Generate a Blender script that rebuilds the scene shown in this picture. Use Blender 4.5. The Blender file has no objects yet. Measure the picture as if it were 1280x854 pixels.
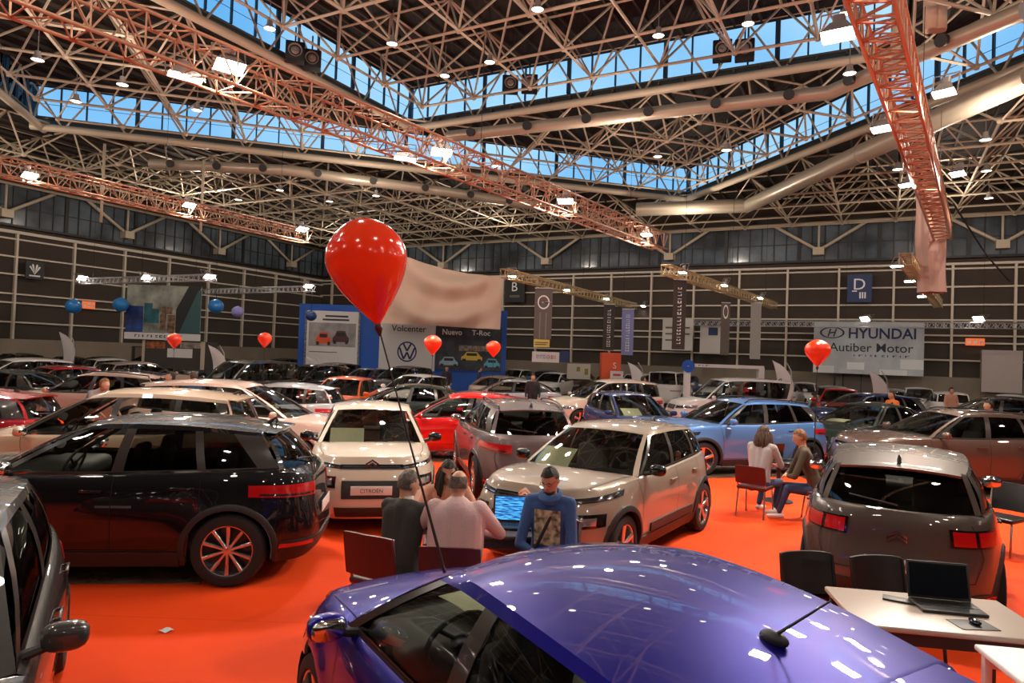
import bpy, bmesh, math, random
from mathutils import Vector, Matrix, Quaternion
random.seed(7)
C = bpy.context.scene.collection
PI = math.pi
def R(d): return math.radians(d)

# ---------------------------------------------------------------- camera model
F = 853.33; CZ = 2.35
PITCH = math.atan(18/F); ROLL = R(2.06)
_f = Vector((0, math.cos(PITCH), math.sin(PITCH)))
_r0 = Vector((1, 0, 0)); _u0 = _r0.cross(_f)
CR = _r0*math.cos(ROLL)+_u0*math.sin(ROLL)
CU = _u0*math.cos(ROLL)-_r0*math.sin(ROLL)
CP = Vector((0, 0, CZ))
def ray(px, py): return _f*F+CR*(px-640)+CU*(427-py)
def atz(px, py, z):
    d = ray(px, py); return CP+d*((z-CZ)/d.z)
def aty(px, py, y):
    d = ray(px, py); return CP+d*(y/d.y)
def camera():
    cd = bpy.data.cameras.new('camera'); cd.lens = 24; cd.sensor_width = 36; cd.clip_start = .05; cd.clip_end = 500
    o = bpy.data.objects.new('camera', cd); C.objects.link(o)
    m = Matrix((CR, CU, -_f)).transposed().to_4x4(); m.translation = CP
    o.matrix_world = m; bpy.context.scene.camera = o
camera()

# ---------------------------------------------------------------- materials
MATS = {}
def mat(name, col=(.5,.5,.5), rough=.5, metal=0, coat=0, emit=None, es=1, spec=.5, bump=None, noise=None, sheen=0):
    if name in MATS: return MATS[name]
    m = bpy.data.materials.new(name); m.use_nodes = True; MATS[name] = m
    nt = m.node_tree; b = nt.nodes['Principled BSDF']
    b.inputs['Base Color'].default_value = (*col, 1); b.inputs['Roughness'].default_value = rough
    b.inputs['Metallic'].default_value = metal; b.inputs['Coat Weight'].default_value = coat
    b.inputs['Coat Roughness'].default_value = .03; b.inputs['Specular IOR Level'].default_value = spec
    if sheen: b.inputs['Sheen Weight'].default_value = sheen
    if emit: b.inputs['Emission Color'].default_value = (*emit, 1); b.inputs['Emission Strength'].default_value = es
    if noise:                      # (scale, darker factor): soft mottling of the surface's own colour
        tc = nt.nodes.new('ShaderNodeTexCoord'); n = nt.nodes.new('ShaderNodeTexNoise'); n.inputs['Scale'].default_value = noise[0]
        n.inputs['Detail'].default_value = 4
        r = nt.nodes.new('ShaderNodeValToRGB'); r.color_ramp.elements[0].position = .35; r.color_ramp.elements[1].position = .65
        r.color_ramp.elements[0].color = (*[c*noise[1] for c in col], 1); r.color_ramp.elements[1].color = (*col, 1)
        nt.links.new(tc.outputs['Object'], n.inputs['Vector']); nt.links.new(n.outputs['Fac'], r.inputs['Fac'])
        nt.links.new(r.outputs['Color'], b.inputs['Base Color'])
    if bump:
        tc = nt.nodes.new('ShaderNodeTexCoord'); n = nt.nodes.new('ShaderNodeTexNoise'); n.inputs['Scale'].default_value = bump[0]
        bp = nt.nodes.new('ShaderNodeBump'); bp.inputs['Strength'].default_value = bump[1]; bp.inputs['Distance'].default_value = .01
        nt.links.new(tc.outputs['Object'], n.inputs['Vector']); nt.links.new(n.outputs['Fac'], bp.inputs['Height'])
        nt.links.new(bp.outputs['Normal'], b.inputs['Normal'])
    return m
def paint(name, col, metal=.35, rough=.32):
    m = mat('paint_'+name, col, .42, min(metal, .6 if name == 'deep_blue' else .3), 1.0, spec=.12)
    b = m.node_tree.nodes['Principled BSDF']; b.inputs['Coat IOR'].default_value = 1.55; b.inputs['Coat Roughness'].default_value = .015
    return m
def glassmat(name, tint, refl=1.5):
    if name in MATS: return MATS[name]
    m = bpy.data.materials.new(name); m.use_nodes = True; MATS[name] = m
    nt = m.node_tree; nt.nodes.clear()
    o = nt.nodes.new('ShaderNodeOutputMaterial'); mx = nt.nodes.new('ShaderNodeMixShader')
    t = nt.nodes.new('ShaderNodeBsdfTransparent'); t.inputs[0].default_value = (*tint, 1)
    g = nt.nodes.new('ShaderNodeBsdfGlossy'); g.inputs['Roughness'].default_value = .02; g.inputs[0].default_value = (1,1,1,1)
    fr = nt.nodes.new('ShaderNodeFresnel'); fr.inputs['IOR'].default_value = refl
    nt.links.new(fr.outputs[0], mx.inputs[0]); nt.links.new(t.outputs[0], mx.inputs[1]); nt.links.new(g.outputs[0], mx.inputs[2])
    nt.links.new(mx.outputs[0], o.inputs[0]); return m
def wavemat(name, c1, c2, scale, axis='Z', rough=.6):
    if name in MATS: return MATS[name]
    m = mat(name, c1, rough); nt = m.node_tree; b = nt.nodes['Principled BSDF']
    tc = nt.nodes.new('ShaderNodeTexCoord'); w = nt.nodes.new('ShaderNodeTexWave'); w.wave_type = 'BANDS'; w.bands_direction = axis
    w.inputs['Scale'].default_value = scale
    bp = nt.nodes.new('ShaderNodeBump'); bp.inputs['Strength'].default_value = .6; bp.inputs['Distance'].default_value = .03
    mx = nt.nodes.new('ShaderNodeMix'); mx.data_type = 'RGBA'; mx.inputs['A'].default_value = (*c1,1); mx.inputs['B'].default_value = (*c2,1)
    nt.links.new(tc.outputs['Object'], w.inputs['Vector']); nt.links.new(w.outputs['Fac'], bp.inputs['Height']); nt.links.new(bp.outputs['Normal'], b.inputs['Normal'])
    n = nt.nodes.new('ShaderNodeTexNoise'); n.inputs['Scale'].default_value = .6; nt.links.new(tc.outputs['Object'], n.inputs['Vector'])
    nt.links.new(n.outputs['Fac'], mx.inputs['Factor']); nt.links.new(mx.outputs['Result'], b.inputs['Base Color'])
    return m

# ---------------------------------------------------------------- mesh collector
class MB:
    def __init__(s): s.v = []; s.f = []; s.m = []; s.s = []
    def add(s, vs, fs, mi=0, smooth=False):
        b = len(s.v); s.v += [tuple(v) for v in vs]
        for f in fs: s.f.append([i+b for i in f]); s.m.append(mi); s.s.append(smooth)
    def box(s, c, d, mi=0, M=None):
        c = Vector(c); x, y, z = d[0]/2, d[1]/2, d[2]/2
        vs = [Vector((a*x, b*y, e*z)) for a in (-1,1) for b in (-1,1) for e in (-1,1)]
        vs = [(M @ v if M else v)+c for v in vs]
        s.add(vs, [(0,1,3,2),(4,6,7,5),(0,4,5,1),(2,3,7,6),(0,2,6,4),(1,5,7,3)], mi)
    def rbox(s, c, d, r, mi=0, M=None, seg=3):
        """box with rounded vertical and horizontal edges"""
        bm = bmesh.new(); bmesh.ops.create_cube(bm, size=1)
        for v in bm.verts: v.co = Vector((v.co.x*d[0], v.co.y*d[1], v.co.z*d[2]))
        bmesh.ops.bevel(bm, geom=bm.edges[:], offset=min(r, min(d)*.49), segments=seg, affect='EDGES', profile=.5)
        c = Vector(c); bm.verts.ensure_lookup_table()
        s.add([(M @ v.co if M else v.co)+c for v in bm.verts], [[v.index for v in f.verts] for f in bm.faces], mi, True); bm.free()
    def tube(s, a, b, r, n=6, mi=0, r2=None, cap=True, smooth=True):
        a = Vector(a); b = Vector(b); d = b-a
        if d.length < 1e-6: return
        q = d.to_track_quat('Z', 'Y'); r2 = r if r2 is None else r2
        vs = []
        for p, rr in ((a, r), (b, r2)):
            for k in range(n): vs.append(p+q @ Vector((rr*math.cos(2*PI*k/n), rr*math.sin(2*PI*k/n), 0)))
        fs = [(k, (k+1)%n, n+(k+1)%n, n+k) for k in range(n)]
        s.add(vs, fs, mi, smooth)
        if cap: s.add(vs[:n], [tuple(range(n-1,-1,-1))], mi); s.add(vs[n:], [tuple(range(n))], mi)
    def path(s, pts, r, n=8, mi=0):
        pts = [Vector(p) for p in pts]; rings = []
        for i, p in enumerate(pts):
            d = (pts[min(i+1, len(pts)-1)]-pts[max(i-1, 0)]).normalized(); q = d.to_track_quat('Z', 'Y')
            rr = r[i] if isinstance(r, (list, tuple)) else r
            rings.append([p+q @ Vector((rr*math.cos(2*PI*k/n), rr*math.sin(2*PI*k/n), 0)) for k in range(n)])
        # keep rings aligned
        for i in range(1, len(rings)):
            ra = rings[i-1][0]-pts[i-1]; best = min(range(n), key=lambda o: (rings[i][o]-pts[i]-ra).length)
            rings[i] = rings[i][best:]+rings[i][:best]
        s.grid(rings, mi, True, closed=True)
        s.add(rings[0], [tuple(range(n-1,-1,-1))], mi); s.add(rings[-1], [tuple(range(n))], mi)
    def grid(s, rows, mi=0, smooth=True, closed=False, mask=None):
        nr = len(rows); nc = len(rows[0]); vs = [p for r in rows for p in r]; fs = []
        for i in range(nr-1):
            for j in range(nc if closed else nc-1):
                if mask and not mask(i, j): continue
                k = (j+1)%nc
                fs.append((i*nc+j, i*nc+k, (i+1)*nc+k, (i+1)*nc+j))
        s.add(vs, fs, mi, smooth)
    def lathe(s, prof, c, axis='Z', n=24, mi=0, M=None):
        """prof: list of (r, h)"""
        rows = []
        for r, h in prof:
            row = []
            for k in range(n):
                a = 2*PI*k/n; p = Vector((r*math.cos(a), r*math.sin(a), h))
                if axis == 'Y': p = Vector((p.x, p.z, p.y))
                if axis == 'X': p = Vector((p.z, p.x, p.y))
                if M: p = M @ p
                row.append(p+Vector(c))
            rows.append(row)
        s.grid(rows, mi, True, closed=True)
    def ell(s, c, d, mi=0, M=None, n=16, m=10, e=1.0):
        rows = []
        sg = lambda v: math.copysign(abs(v)**e, v)
        for i in range(m+1):
            t = -PI/2+PI*i/m; row = []
            for k in range(n):
                a = 2*PI*k/n
                p = Vector((d[0]/2*sg(math.cos(t))*sg(math.cos(a)), d[1]/2*sg(math.cos(t))*sg(math.sin(a)), d[2]/2*sg(math.sin(t))))
                row.append((M @ p if M else p)+Vector(c))
            rows.append(row)
        s.grid(rows, mi, True, closed=True)
    def poly(s, pts, ext, mi=0):
        """extruded polygon; pts 3d, ext vector"""
        n = len(pts); pts = [Vector(p) for p in pts]; e = Vector(ext)
        vs = pts+[p+e for p in pts]
        s.add(vs, [tuple(range(n)), tuple(range(2*n-1, n-1, -1))]+[(i, n+i, n+(i+1)%n, (i+1)%n) for i in range(n)], mi)
    def quad(s, a, b, c, d, mi=0): s.add([a, b, c, d], [(0,1,2,3)], mi)
    def mesh(s, name, mats):
        me = bpy.data.meshes.new(name); me.from_pydata(s.v, [], s.f); me.update()
        for m in (mats if isinstance(mats, (list, tuple)) else [mats]): me.materials.append(m)
        me.polygons.foreach_set('material_index', s.m); me.polygons.foreach_set('use_smooth', s.s)
        bm = bmesh.new(); bm.from_mesh(me); bmesh.ops.remove_doubles(bm, verts=bm.verts, dist=1e-5)
        bmesh.ops.recalc_face_normals(bm, faces=bm.faces)
        for e in bm.edges:
            if len(e.link_faces) == 2 and e.calc_face_angle(0) > R(38): e.smooth = False
        bm.to_mesh(me); bm.free(); return me
    def build(s, name, mats, parent=None, loc=None, label=None):
        o = bpy.data.objects.new(name, s.mesh(name, mats)); C.objects.link(o)
        if parent: o.parent = parent
        if loc is not None: o.location = loc
        if label: o['label'] = label
        return o
def tag(o, label=None, cat=None, group=None, kind=None):
    if label: o['label'] = label
    if cat: o['category'] = cat
    if group: o['group'] = group
    if kind: o['kind'] = kind
    return o
def empty(name, loc=(0,0,0), rz=0, label=None, cat=None, group=None):
    o = bpy.data.objects.new(name, None); C.objects.link(o); o.location = loc; o.rotation_euler = (0,0,rz); o.empty_display_size = .2
    return tag(o, label, cat, group)
def struct(o): o['kind'] = 'structure'; return o
def copy_tree(o, parent=None):
    c = o.copy(); C.objects.link(c); c.parent = parent
    for ch in [x for x in KIDS.get(o.name, [])]: copy_tree(ch, c)
    return c
KIDS = {}
def index_kids():
    KIDS.clear()
    for o in C.objects:
        if o.parent: KIDS.setdefault(o.parent.name, []).append(o)
def text_mesh(mb, s, org, right, up, h, mi=0, depth=.004, width=None, align='C', bold=0.0):
    """writing s, cap height h, laid in the plane of right/up at org (its centre)"""
    cu = bpy.data.curves.new('t', 'FONT'); cu.body = s; cu.size = 1; cu.resolution_u = 3; cu.offset = bold
    o = bpy.data.objects.new('t', cu); C.objects.link(o)
    bpy.context.view_layer.update()
    me = o.evaluated_get(bpy.context.evaluated_depsgraph_get()).to_mesh()
    vs = [v.co.copy() for v in me.vertices]; fs = [list(p.vertices) for p in me.polygons]
    if vs:
        x0 = min(v.x for v in vs); x1 = max(v.x for v in vs); y0 = min(v.y for v in vs); y1 = max(v.y for v in vs)
        sy = h/.73; sx = sy if width is None else width/(x1-x0)
        right = Vector(right).normalized(); up = Vector(up).normalized(); nrm = right.cross(up)
        cx = (x0+x1)/2 if align == 'C' else x0
        mb.add([Vector(org)+right*((v.x-cx)*sx)+up*((v.y-.36)*sy)+nrm*depth for v in vs], fs, mi)
    bpy.data.objects.remove(o, do_unlink=True); bpy.data.curves.remove(cu)

def lerp(a, b, t): return a+(b-a)*t
def tab(t, x):
    """piecewise smooth table lookup, t sorted by x"""
    if x <= t[0][0]: return t[0][1]
    for (x0, y0), (x1, y1) in zip(t, t[1:]):
        if x <= x1: return lerp(y0, y1, (x-x0)/(x1-x0))
    return t[-1][1]
def stab(t, x):
    """Catmull-Rom table lookup"""
    if x <= t[0][0]: return t[0][1]
    if x >= t[-1][0]: return t[-1][1]
    for i in range(len(t)-1):
        if x <= t[i+1][0]:
            x0, y0 = t[i]; x1, y1 = t[i+1]; h = x1-x0; u = (x-x0)/h
            m0 = (y1-t[i-1][1])/(x1-t[i-1][0])*h if i > 0 else (y1-y0)
            m1 = (t[i+2][1]-y0)/(t[i+2][0]-x0)*h if i+2 < len(t) else (y1-y0)
            return (2*u**3-3*u*u+1)*y0+(u**3-2*u*u+u)*m0+(-2*u**3+3*u*u)*y1+(u**3-u*u)*m1
# ================================================================ HALL
UA = R(28.3); U = Vector((math.sin(UA), math.cos(UA), 0)); V = Vector((math.cos(UA), -math.sin(UA), 0)); ZV = Vector((0,0,1))
CORN = Vector((-16.9, 60, 0))
def H(a, b, z=0): return CORN+V*a-U*b+ZV*z
def hit(px, py, p0, n):
    d = ray(px, py); return CP+d*((p0-CP).dot(n)/d.dot(n))
def atb(px, py, b): return hit(px, py, H(0, b), U)          # plane parallel to the back wall
def ata(px, py, a): return hit(px, py, H(a, 0), V)          # plane parallel to the left wall
def toh(p): q = p-CORN; return q.dot(V), -q.dot(U)
def proj(p):
    q = Vector(p)-CP; d = q.dot(_f)
    if d < .1: return None
    return 640+F*q.dot(CR)/d, 427-F*q.dot(CU)/d, d
def vis(p, m=260):
    r = proj(p); return r is not None and -m < r[0] < 1280+m and -m < r[1] < 854+m

m_beige = mat('beige_steel', (.54,.46,.34), .5, .1)
m_rail = mat('rail_steel', (.64,.57,.47), .5)
m_orange_lit = mat('orange_lit_steel', (.50,.27,.17), .4, .4)  # orange light falling on the trusses is put into the steel's colour
m_gold = mat('brass_steel', (.50,.38,.20), .4, .3)
m_alu = mat('truss_aluminium', (.55,.55,.56), .35, .6)
m_panel = wavemat('wall_panel', (.060,.045,.036), (.095,.074,.060), 9, 'Z', .55)
m_deck = wavemat('roof_deck', (.010,.008,.007), (.018,.014,.011), 1.6, 'X', .8)
m_conc = mat('concrete_band', (.30,.245,.19), .8, noise=(.5,.8))
m_floor = mat('concrete_floor', (.12,.085,.065), .35, noise=(.8,.7))
m_winup = mat('upper_glazing', (.13,.165,.20), .15, .1, spec=.8, noise=(.45,.22))  # bluish highlights on the panes are painted in as lighter mottling
m_black = mat('black_satin', (.010,.010,.011), .5)
m_white = mat('white_panel', (.72,.70,.70), .5)
m_mull = mat('blue_mullion', (.02,.05,.09), .5)
m_duct = mat('duct_beige', (.44,.38,.29), .35, .3)

# carpet
def carpet():
    m = mat('orange_carpet', (.88,.085,.012), .75, sheen=.0); nt = m.node_tree; b = nt.nodes['Principled BSDF']
    b.inputs['Specular IOR Level'].default_value = .15
    tc = nt.nodes.new('ShaderNodeTexCoord'); n = nt.nodes.new('ShaderNodeTexNoise'); n.inputs['Scale'].default_value = .9; n.inputs['Detail'].default_value = 5
    r = nt.nodes.new('ShaderNodeValToRGB'); r.color_ramp.elements[0].position = .3; r.color_ramp.elements[1].position = .7
    r.color_ramp.elements[0].color = (.78,.056,.006,1); r.color_ramp.elements[1].color = (.90,.075,.009,1)
    w = nt.nodes.new('ShaderNodeTexWave'); w.inputs['Scale'].default_value = .16; w.bands_direction = 'Y'; w.wave_profile = 'SAW'
    rr = nt.nodes.new('ShaderNodeValToRGB'); rr.color_ramp.elements[0].position = 0; rr.color_ramp.elements[1].position = .012
    rr.color_ramp.elements[0].color = (.6,.6,.6,1); rr.color_ramp.elements[1].color = (1,1,1,1)
    mx = nt.nodes.new('ShaderNodeMix'); mx.data_type = 'RGBA'; mx.blend_type = 'MULTIPLY'; mx.inputs['Factor'].default_value = .5
    f = nt.nodes.new('ShaderNodeTexNoise'); f.inputs['Scale'].default_value = 260
    bp = nt.nodes.new('ShaderNodeBump'); bp.inputs['Strength'].default_value = .35; bp.inputs['Distance'].default_value = .004
    nt.links.new(tc.outputs['Object'], n.inputs['Vector']); nt.links.new(tc.outputs['Object'], w.inputs['Vector']); nt.links.new(tc.outputs['Object'], f.inputs['Vector'])
    nt.links.new(n.outputs['Fac'], r.inputs['Fac']); nt.links.new(w.outputs['Fac'], rr.inputs['Fac'])
    nt.links.new(r.outputs['Color'], mx.inputs['A']); nt.links.new(rr.outputs['Color'], mx.inputs['B']); nt.links.new(mx.outputs['Result'], b.inputs['Base Color'])
    nt.links.new(f.outputs['Fac'], bp.inputs['Height']); nt.links.new(bp.outputs['Normal'], b.inputs['Normal'])
    return m
M_CARPET = carpet()
HX, HY = 92, 96
mb = MB(); mb.poly([H(-1,-1,-.01), H(HX,-1,-.01), H(HX,HY,-.01), H(-1,HY,-.01)], (0,0,-.4)); struct(mb.build('floor', m_floor))
# carpet over the near half of the hall
mb = MB(); mb.poly([H(18,16,.0), H(HX-2,16,.0), H(HX-2,HY-2,.0), H(18,HY-2,.0)][::-1], (0,0,-.008)); struct(mb.build('floor_carpet', M_CARPET))

# walls ------------------------------------------------------------
WT = 12.9
def wall(name, p0, p1, inward):
    """p0->p1 on the floor; thickness outwards"""
    mb = MB(); o = -inward*.4
    mb.poly([p0, p1, p1+ZV*WT, p0+ZV*WT], o); return struct(mb.build(name, m_panel))
wall('wall_left', H(0,-.4), H(0,HY), V); wall('wall_back', H(-.4,0), H(HX,0), -U)
wall('wall_right', H(HX,-.4), H(HX,HY), -V); wall('wall_front', H(-.4,HY), H(HX,HY), U)
mb = MB()
L_LEFT = [3.25,4.35,4.85,5.95,6.95,7.95]; L_BACK = [2.98,3.95,4.35,5.2,6.05,7.05,8.05]
def strip(mb, p0, p1, z0, z1, inward, t, mi=0): mb.poly([p0+ZV*z0, p1+ZV*z0, p1+ZV*z1, p0+ZV*z1], inward*t, mi)
mb = MB(); strip(mb, H(0,0), H(0,70), 0, 2.3, V, .12); struct(mb.build('baseboard_left', m_conc))
mb = MB(); strip(mb, H(0,0), H(80,0), 0, 2.05, -U, .12); struct(mb.build('baseboard_back', m_conc))
mb = MB()
for z in L_LEFT: strip(mb, H(0,0), H(0,70), z-.045, z+.045, V, .16)
for k in range(22):
    b = 2.15+3.15*k; mb.poly([H(.0,b-.06,2.3), H(0,b+.06,2.3), H(0,b+.06,8.3), H(0,b-.06,8.3)], V*.2)
strip(mb, H(0,0), H(0,70), 8.25, 8.42, V, .2); struct(mb.build('trim_1', m_rail))
mb = MB()
for z in L_BACK: strip(mb, H(0,0), H(80,0), z-.045, z+.045, -U, .16)
for k in range(27):
    a = 1.3+2.845*k; mb.poly([H(a-.06,0,2.05), H(a+.06,0,2.05), H(a+.06,0,8.3), H(a-.06,0,8.3)], -U*.2)
strip(mb, H(0,0), H(80,0), 8.25, 8.38, -U, .2); struct(mb.build('trim_2', m_rail))
# upper glazed band
def upper(name, n, q, L, inward):
    mb = MB(); strip(mb, q(0), q(L), 8.75, 10.9, inward, .05); g = struct(mb.build(name, m_winup))
    mb = MB(); k = 0; x = 0
    while x < L:
        w = .10 if k % 6 == 0 else .03; mb.poly([q(x-w)+ZV*8.7, q(x+w)+ZV*8.7, q(x+w)+ZV*11.0, q(x-w)+ZV*11.0], inward*(.16 if k%6==0 else .1)); x += .72; k += 1
    strip(mb, q(0), q(L), 9.75, 9.80, inward, .1); strip(mb, q(0), q(L), 8.62, 8.76, inward, .3); strip(mb, q(0), q(L), 10.9, 11.05, inward, .3)
    mb.build('frame', m_black, g)
upper('window_1', 0, lambda x: H(0, x), 70, V); upper('window_2', 0, lambda x: H(x, 0), 80, -U)
mb = MB(); mb.tube(H(.5,0,10.95), H(.5,70,10.95), .09, 8); mb.tube(H(0,.5,10.95), H(80,.5,10.95), .09, 8)
for k in range(9):
    for P, D in ((H(.4, 4+7*k), H(.9, 4+7*k)), (H(4+9*k, .4), H(4+9*k, .9))):
        mb.box(P+ZV*9.25, (.6,.6,.45), 0, Matrix.Rotation(-UA, 3, 'Z')); mb.tube(P+ZV*9.2, P+ZV*11, .07, 6)
        for s in (1,-1):
            W_ = (U if (P-H(.4, 4+7*k)).length < .01 else V)*s
            mb.tube(P+ZV*9.3, P+ZV*10.95+W_*2.6, .10, 6)
struct(mb.build('trim_3', m_beige))

# roof decks --------------------------------------------------------
T_, L_, R_, B_ = (33,4), (9,28), (57,28), (33,52)
S = [(22,17),(44,17),(44,39),(22,39)]
c = [(-.5,-.5),(HX,-.5),(HX,HY),(-.5,HY)]
def deck(name, tris, z, th=.25):
    mb = MB()
    for t in tris:
        p = [H(x, y, z) for x, y in t]
        n = (p[1]-p[0]).cross(p[2]-p[0])
        if n.z > 0: p = p[::-1]
        mb.poly(p, (0,0,th))
    return struct(mb.build(name, m_deck))
deck('ceiling', [(c[0],c[1],T_),(c[0],T_,L_),(c[1],R_,T_),(c[0],L_,c[3]),(c[1],c[2],R_),(c[3],L_,B_),(c[3],B_,c[2]),(c[2],B_,R_)], 12.35)
deck('ceiling_middle', [(T_,S[0],S[1]),(L_,S[0],S[3]),(R_,S[1],S[2]),(B_,S[2],S[3]),(T_,L_,S[0]),(T_,R_,S[1]),(L_,B_,S[3]),(R_,B_,S[2])], 13.95)
deck('ceiling_top', [(S[0],S[1],S[2]),(S[0],S[2],S[3])], 15.75)
# clerestories
m_clear = glassmat('clerestory_glass', (.80,.90,.97), 1.12)
def clerestory(n, pts, z0, z1, inn):
    mb = MB(); g0 = None; N = len(pts); mm = MB(); bm_ = MB(); st = MB(); cx = sum(p[0] for p in pts)/N; cy = sum(p[1] for p in pts)/N
    for (x0, y0), (x1, y1) in zip(pts, pts[1:]+pts[:1]):
        L = math.hypot(x1-x0, y1-y0); P0 = H(x0,y0); P1 = H(x1,y1); d = (P1-P0)/L
        inw = (H(cx,cy)-(P0+P1)/2); inw = (inw-d*inw.dot(d)).normalized()
        mb.poly([P0+ZV*z0, P1+ZV*z0, P1+ZV*z1, P0+ZV*z1], -inw*.03)
        k = int(L/1.05)
        for i in range(k+1):
            p = P0+d*(L*i/k); w = .09 if i % 4 == 0 else .03; mm.box(p+ZV*(z0+z1)/2+inw*.05, (w*2, .1, z1-z0), 0, Matrix.Rotation(math.atan2(d.y, d.x), 3, 'Z'))
        mm.tube(P0+ZV*(z0+.55)+inw*.05, P1+ZV*(z0+.55)+inw*.05, .012, 4)
        # sloping ledge and pipe beams under the glass
        bm_.poly([P0+ZV*(z0-.02)+inw*0, P1+ZV*(z0-.02), P1+ZV*(z0-.34)+inw*.22, P0+ZV*(z0-.34)+inw*.22], ZV*-.06)
        bm_.tube(P0+ZV*(z0-.10)+inw*.12, P1+ZV*(z0-.10)+inw*.12, .05, 6)
        st.tube(P0+ZV*(z0-.62)+inw*.4, P1+ZV*(z0-.62)+inw*.4, .17, 10, 0)
        st.tube(P0+ZV*(z1+.05)+inw*.25, P1+ZV*(z1+.05)+inw*.25, .07, 8, 0)
        k = int(L/2.6)
        for i in range(k):
            a = P0+d*(L*i/k); b = P0+d*(L*(i+.5)/k); e = P0+d*(L*(i+1)/k)
            st.tube(a+ZV*(z1)+inw*.3, b+ZV*(z0-.62)+inw*.4, .045, 5, 0); st.tube(b+ZV*(z0-.62)+inw*.4, e+ZV*(z1)+inw*.3, .045, 5, 0)
    g = struct(mb.build('window_%d' % n, m_clear)); mm.build('frame', m_mull, g); bm_.build('sill', mat('ledge_grey', (.10,.11,.10), .5), g)
    struct(st.build('trim_%d' % (n+1), m_beige))
clerestory(3, [T_, R_, B_, L_], 12.60, 13.95, 1)
clerestory(4, S, 14.20, 15.75, 1)

# space frames -------------------------------------------------------
def inside(a, b, zone):
    dia = abs(a-33)+abs(b-28) < 23.6; sq = 22.2 < a < 43.8 and 17.2 < b < 38.8
    if zone == 'low': return not (abs(a-33)+abs(b-28) < 24.6) and .3 < a < HX-.5 and .3 < b < HY-.5
    if zone == 'mid': return dia and not sq
    return sq
def frame(name, zone, mod, zb, zt, diag, rr=.05, rc=.065):
    mb = MB(); cs = math.sqrt(.5)
    def P(i, j, top):
        x = i*mod; y = j*mod
        if top: x += mod/2; y += mod/2
        if diag: a, b = (x-y)*cs+33, (x+y)*cs+28
        else: a, b = x+22, y+17
        return a, b
    N = range(-26, 30); n = 0
    def seg(a0, b0, z0, a1, b1, z1, r):
        nonlocal n
        if not (inside(a0, b0, zone) and inside(a1, b1, zone)): return
        p, q = H(a0,b0,z0), H(a1,b1,z1); 
        if not (vis(p) or vis(q)): return
        m = (p+q)/2; d = (m-CP).length
        mb.tube(p, q, r, 6 if d < 25 else 4, 0, cap=False); n += 1
    for i in N:
        for j in N:
            a, b = P(i, j, False); ta, tb = P(i, j, True)
            seg(a, b, zb, *P(i+1, j, False), zb, rc); seg(a, b, zb, *P(i, j+1, False), zb, rc)
            seg(ta, tb, zt, *P(i+1, j, True), zt, rc*.9); seg(ta, tb, zt, *P(i, j+1, True), zt, rc*.9)
            for di, dj in ((0,0),(-1,0),(0,-1),(-1,-1)): 
                q = P(i+di, j+dj, True); seg(a, b, zb, q[0], q[1], zt, rr)
            if inside(a, b, zone) and vis(H(a,b,zb)): mb.ell(H(a,b,zb), (.24,.24,.24), 0, None, 6, 4)
    return struct(mb.build(name, m_beige))
frame('ceiling_space_frame', 'low', 2.75, 10.85, 12.25, False, .042, .055)
frame('ceiling_space_frame', 'mid', 2.6, 12.15, 13.8, True, .042, .055)
frame('ceiling_space_frame', 'top', 2.75, 13.55, 15.6, False, .045, .06)
# purlins under the decks
mb = MB()
for z, zone in ((12.32,'low'),(13.92,'mid'),(15.72,'top')):
    for k in range(0, 92, 1):
        a = k; b = 0; run = None
        while b < 60:
            ok = inside(a, b, zone) and vis(H(a,b,z), 120)
            if ok and run is None: run = b
            if (not ok or b+.5 >= 60) and run is not None:
                if b-run > 1: mb.poly([H(a,run,z), H(a+.08,run,z), H(a+.08,b,z), H(a,b,z)], (0,0,-.12))
                run = None
            b += .5
struct(mb.build('ceiling_purlins', mat('purlin_brown', (.05,.038,.029), .7)))

# ducts ---------------------------------------------------------------
def duct(name, pts, r, label, dots=0):
    t = empty(name, pts[0], 0, label, 'duct'); mb = MB(); o = Vector(pts[0]); P = [Vector(p)-o for p in pts]
    mb.path(P, r, 14)
    for a, b in zip(P, P[1:]):
        L = (b-a).length; q = (b-a).normalized(); k = int(L/3)
        for i in range(1, k): mb.tube(a+q*(L*i/k-.04), a+q*(L*i/k+.04), r*1.05, 14)
    mb.build('duct_body', m_duct, t)
    if dots:
        for a, b in zip(P, P[1:]):
            L = (b-a).length; k = int(L/dots); q = (b-a)/L
            side = Vector((-q.y, q.x, 0)); side = side if side.dot(-(o+a)) > 0 else -side
            for i in range(k):
                c_ = a+q*(L*(i+.5)/k); nz = MB(); nz.tube(c_+side*r*.8, c_+side*(r+.16)+ZV*-.05, .16, 10, 0, .19); nz.build('air_nozzle', m_black, t)
def Hz(px, py, h): return atz(px, py, CZ+h)
duct('ventilation_duct', [Hz(560,171,9.3), Hz(700,155,9.3), Hz(1035,116,9.3), Hz(1110,84,9.3), Hz(1280,14,9.3)], .24, 'round beige duct just under the topmost window band, black nozzles along it', 2.0)
duct('ventilation_duct', [Hz(796,262,8.6), Hz(935,257,8.6), Hz(1010,222,8.6), Hz(1290,96,8.6)], .38, 'thick beige duct bending upward at the right of the corner under the lower window band', 0)
duct('ventilation_duct', [Hz(188,205,8.7), Hz(360,213,8.7), Hz(560,240,8.7), Hz(700,262,8.7)], .26, 'beige duct with black nozzles above the red balloon', 2.2)

# columns/droppers with vertical pipes
mb = MB()
for px, y0, y1, h in ((131,180,290,8.6),(255,200,300,8.2),(1175,-30,48,11.0),(1165,-30,48,11.0)):
    p = Hz(px, y0, h); mb.tube(p, p-ZV*((y1-y0)*(p.y)/F*.9), .06 if px < 1000 else .2, 8)
struct(mb.build('trim_6', m_beige))

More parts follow.
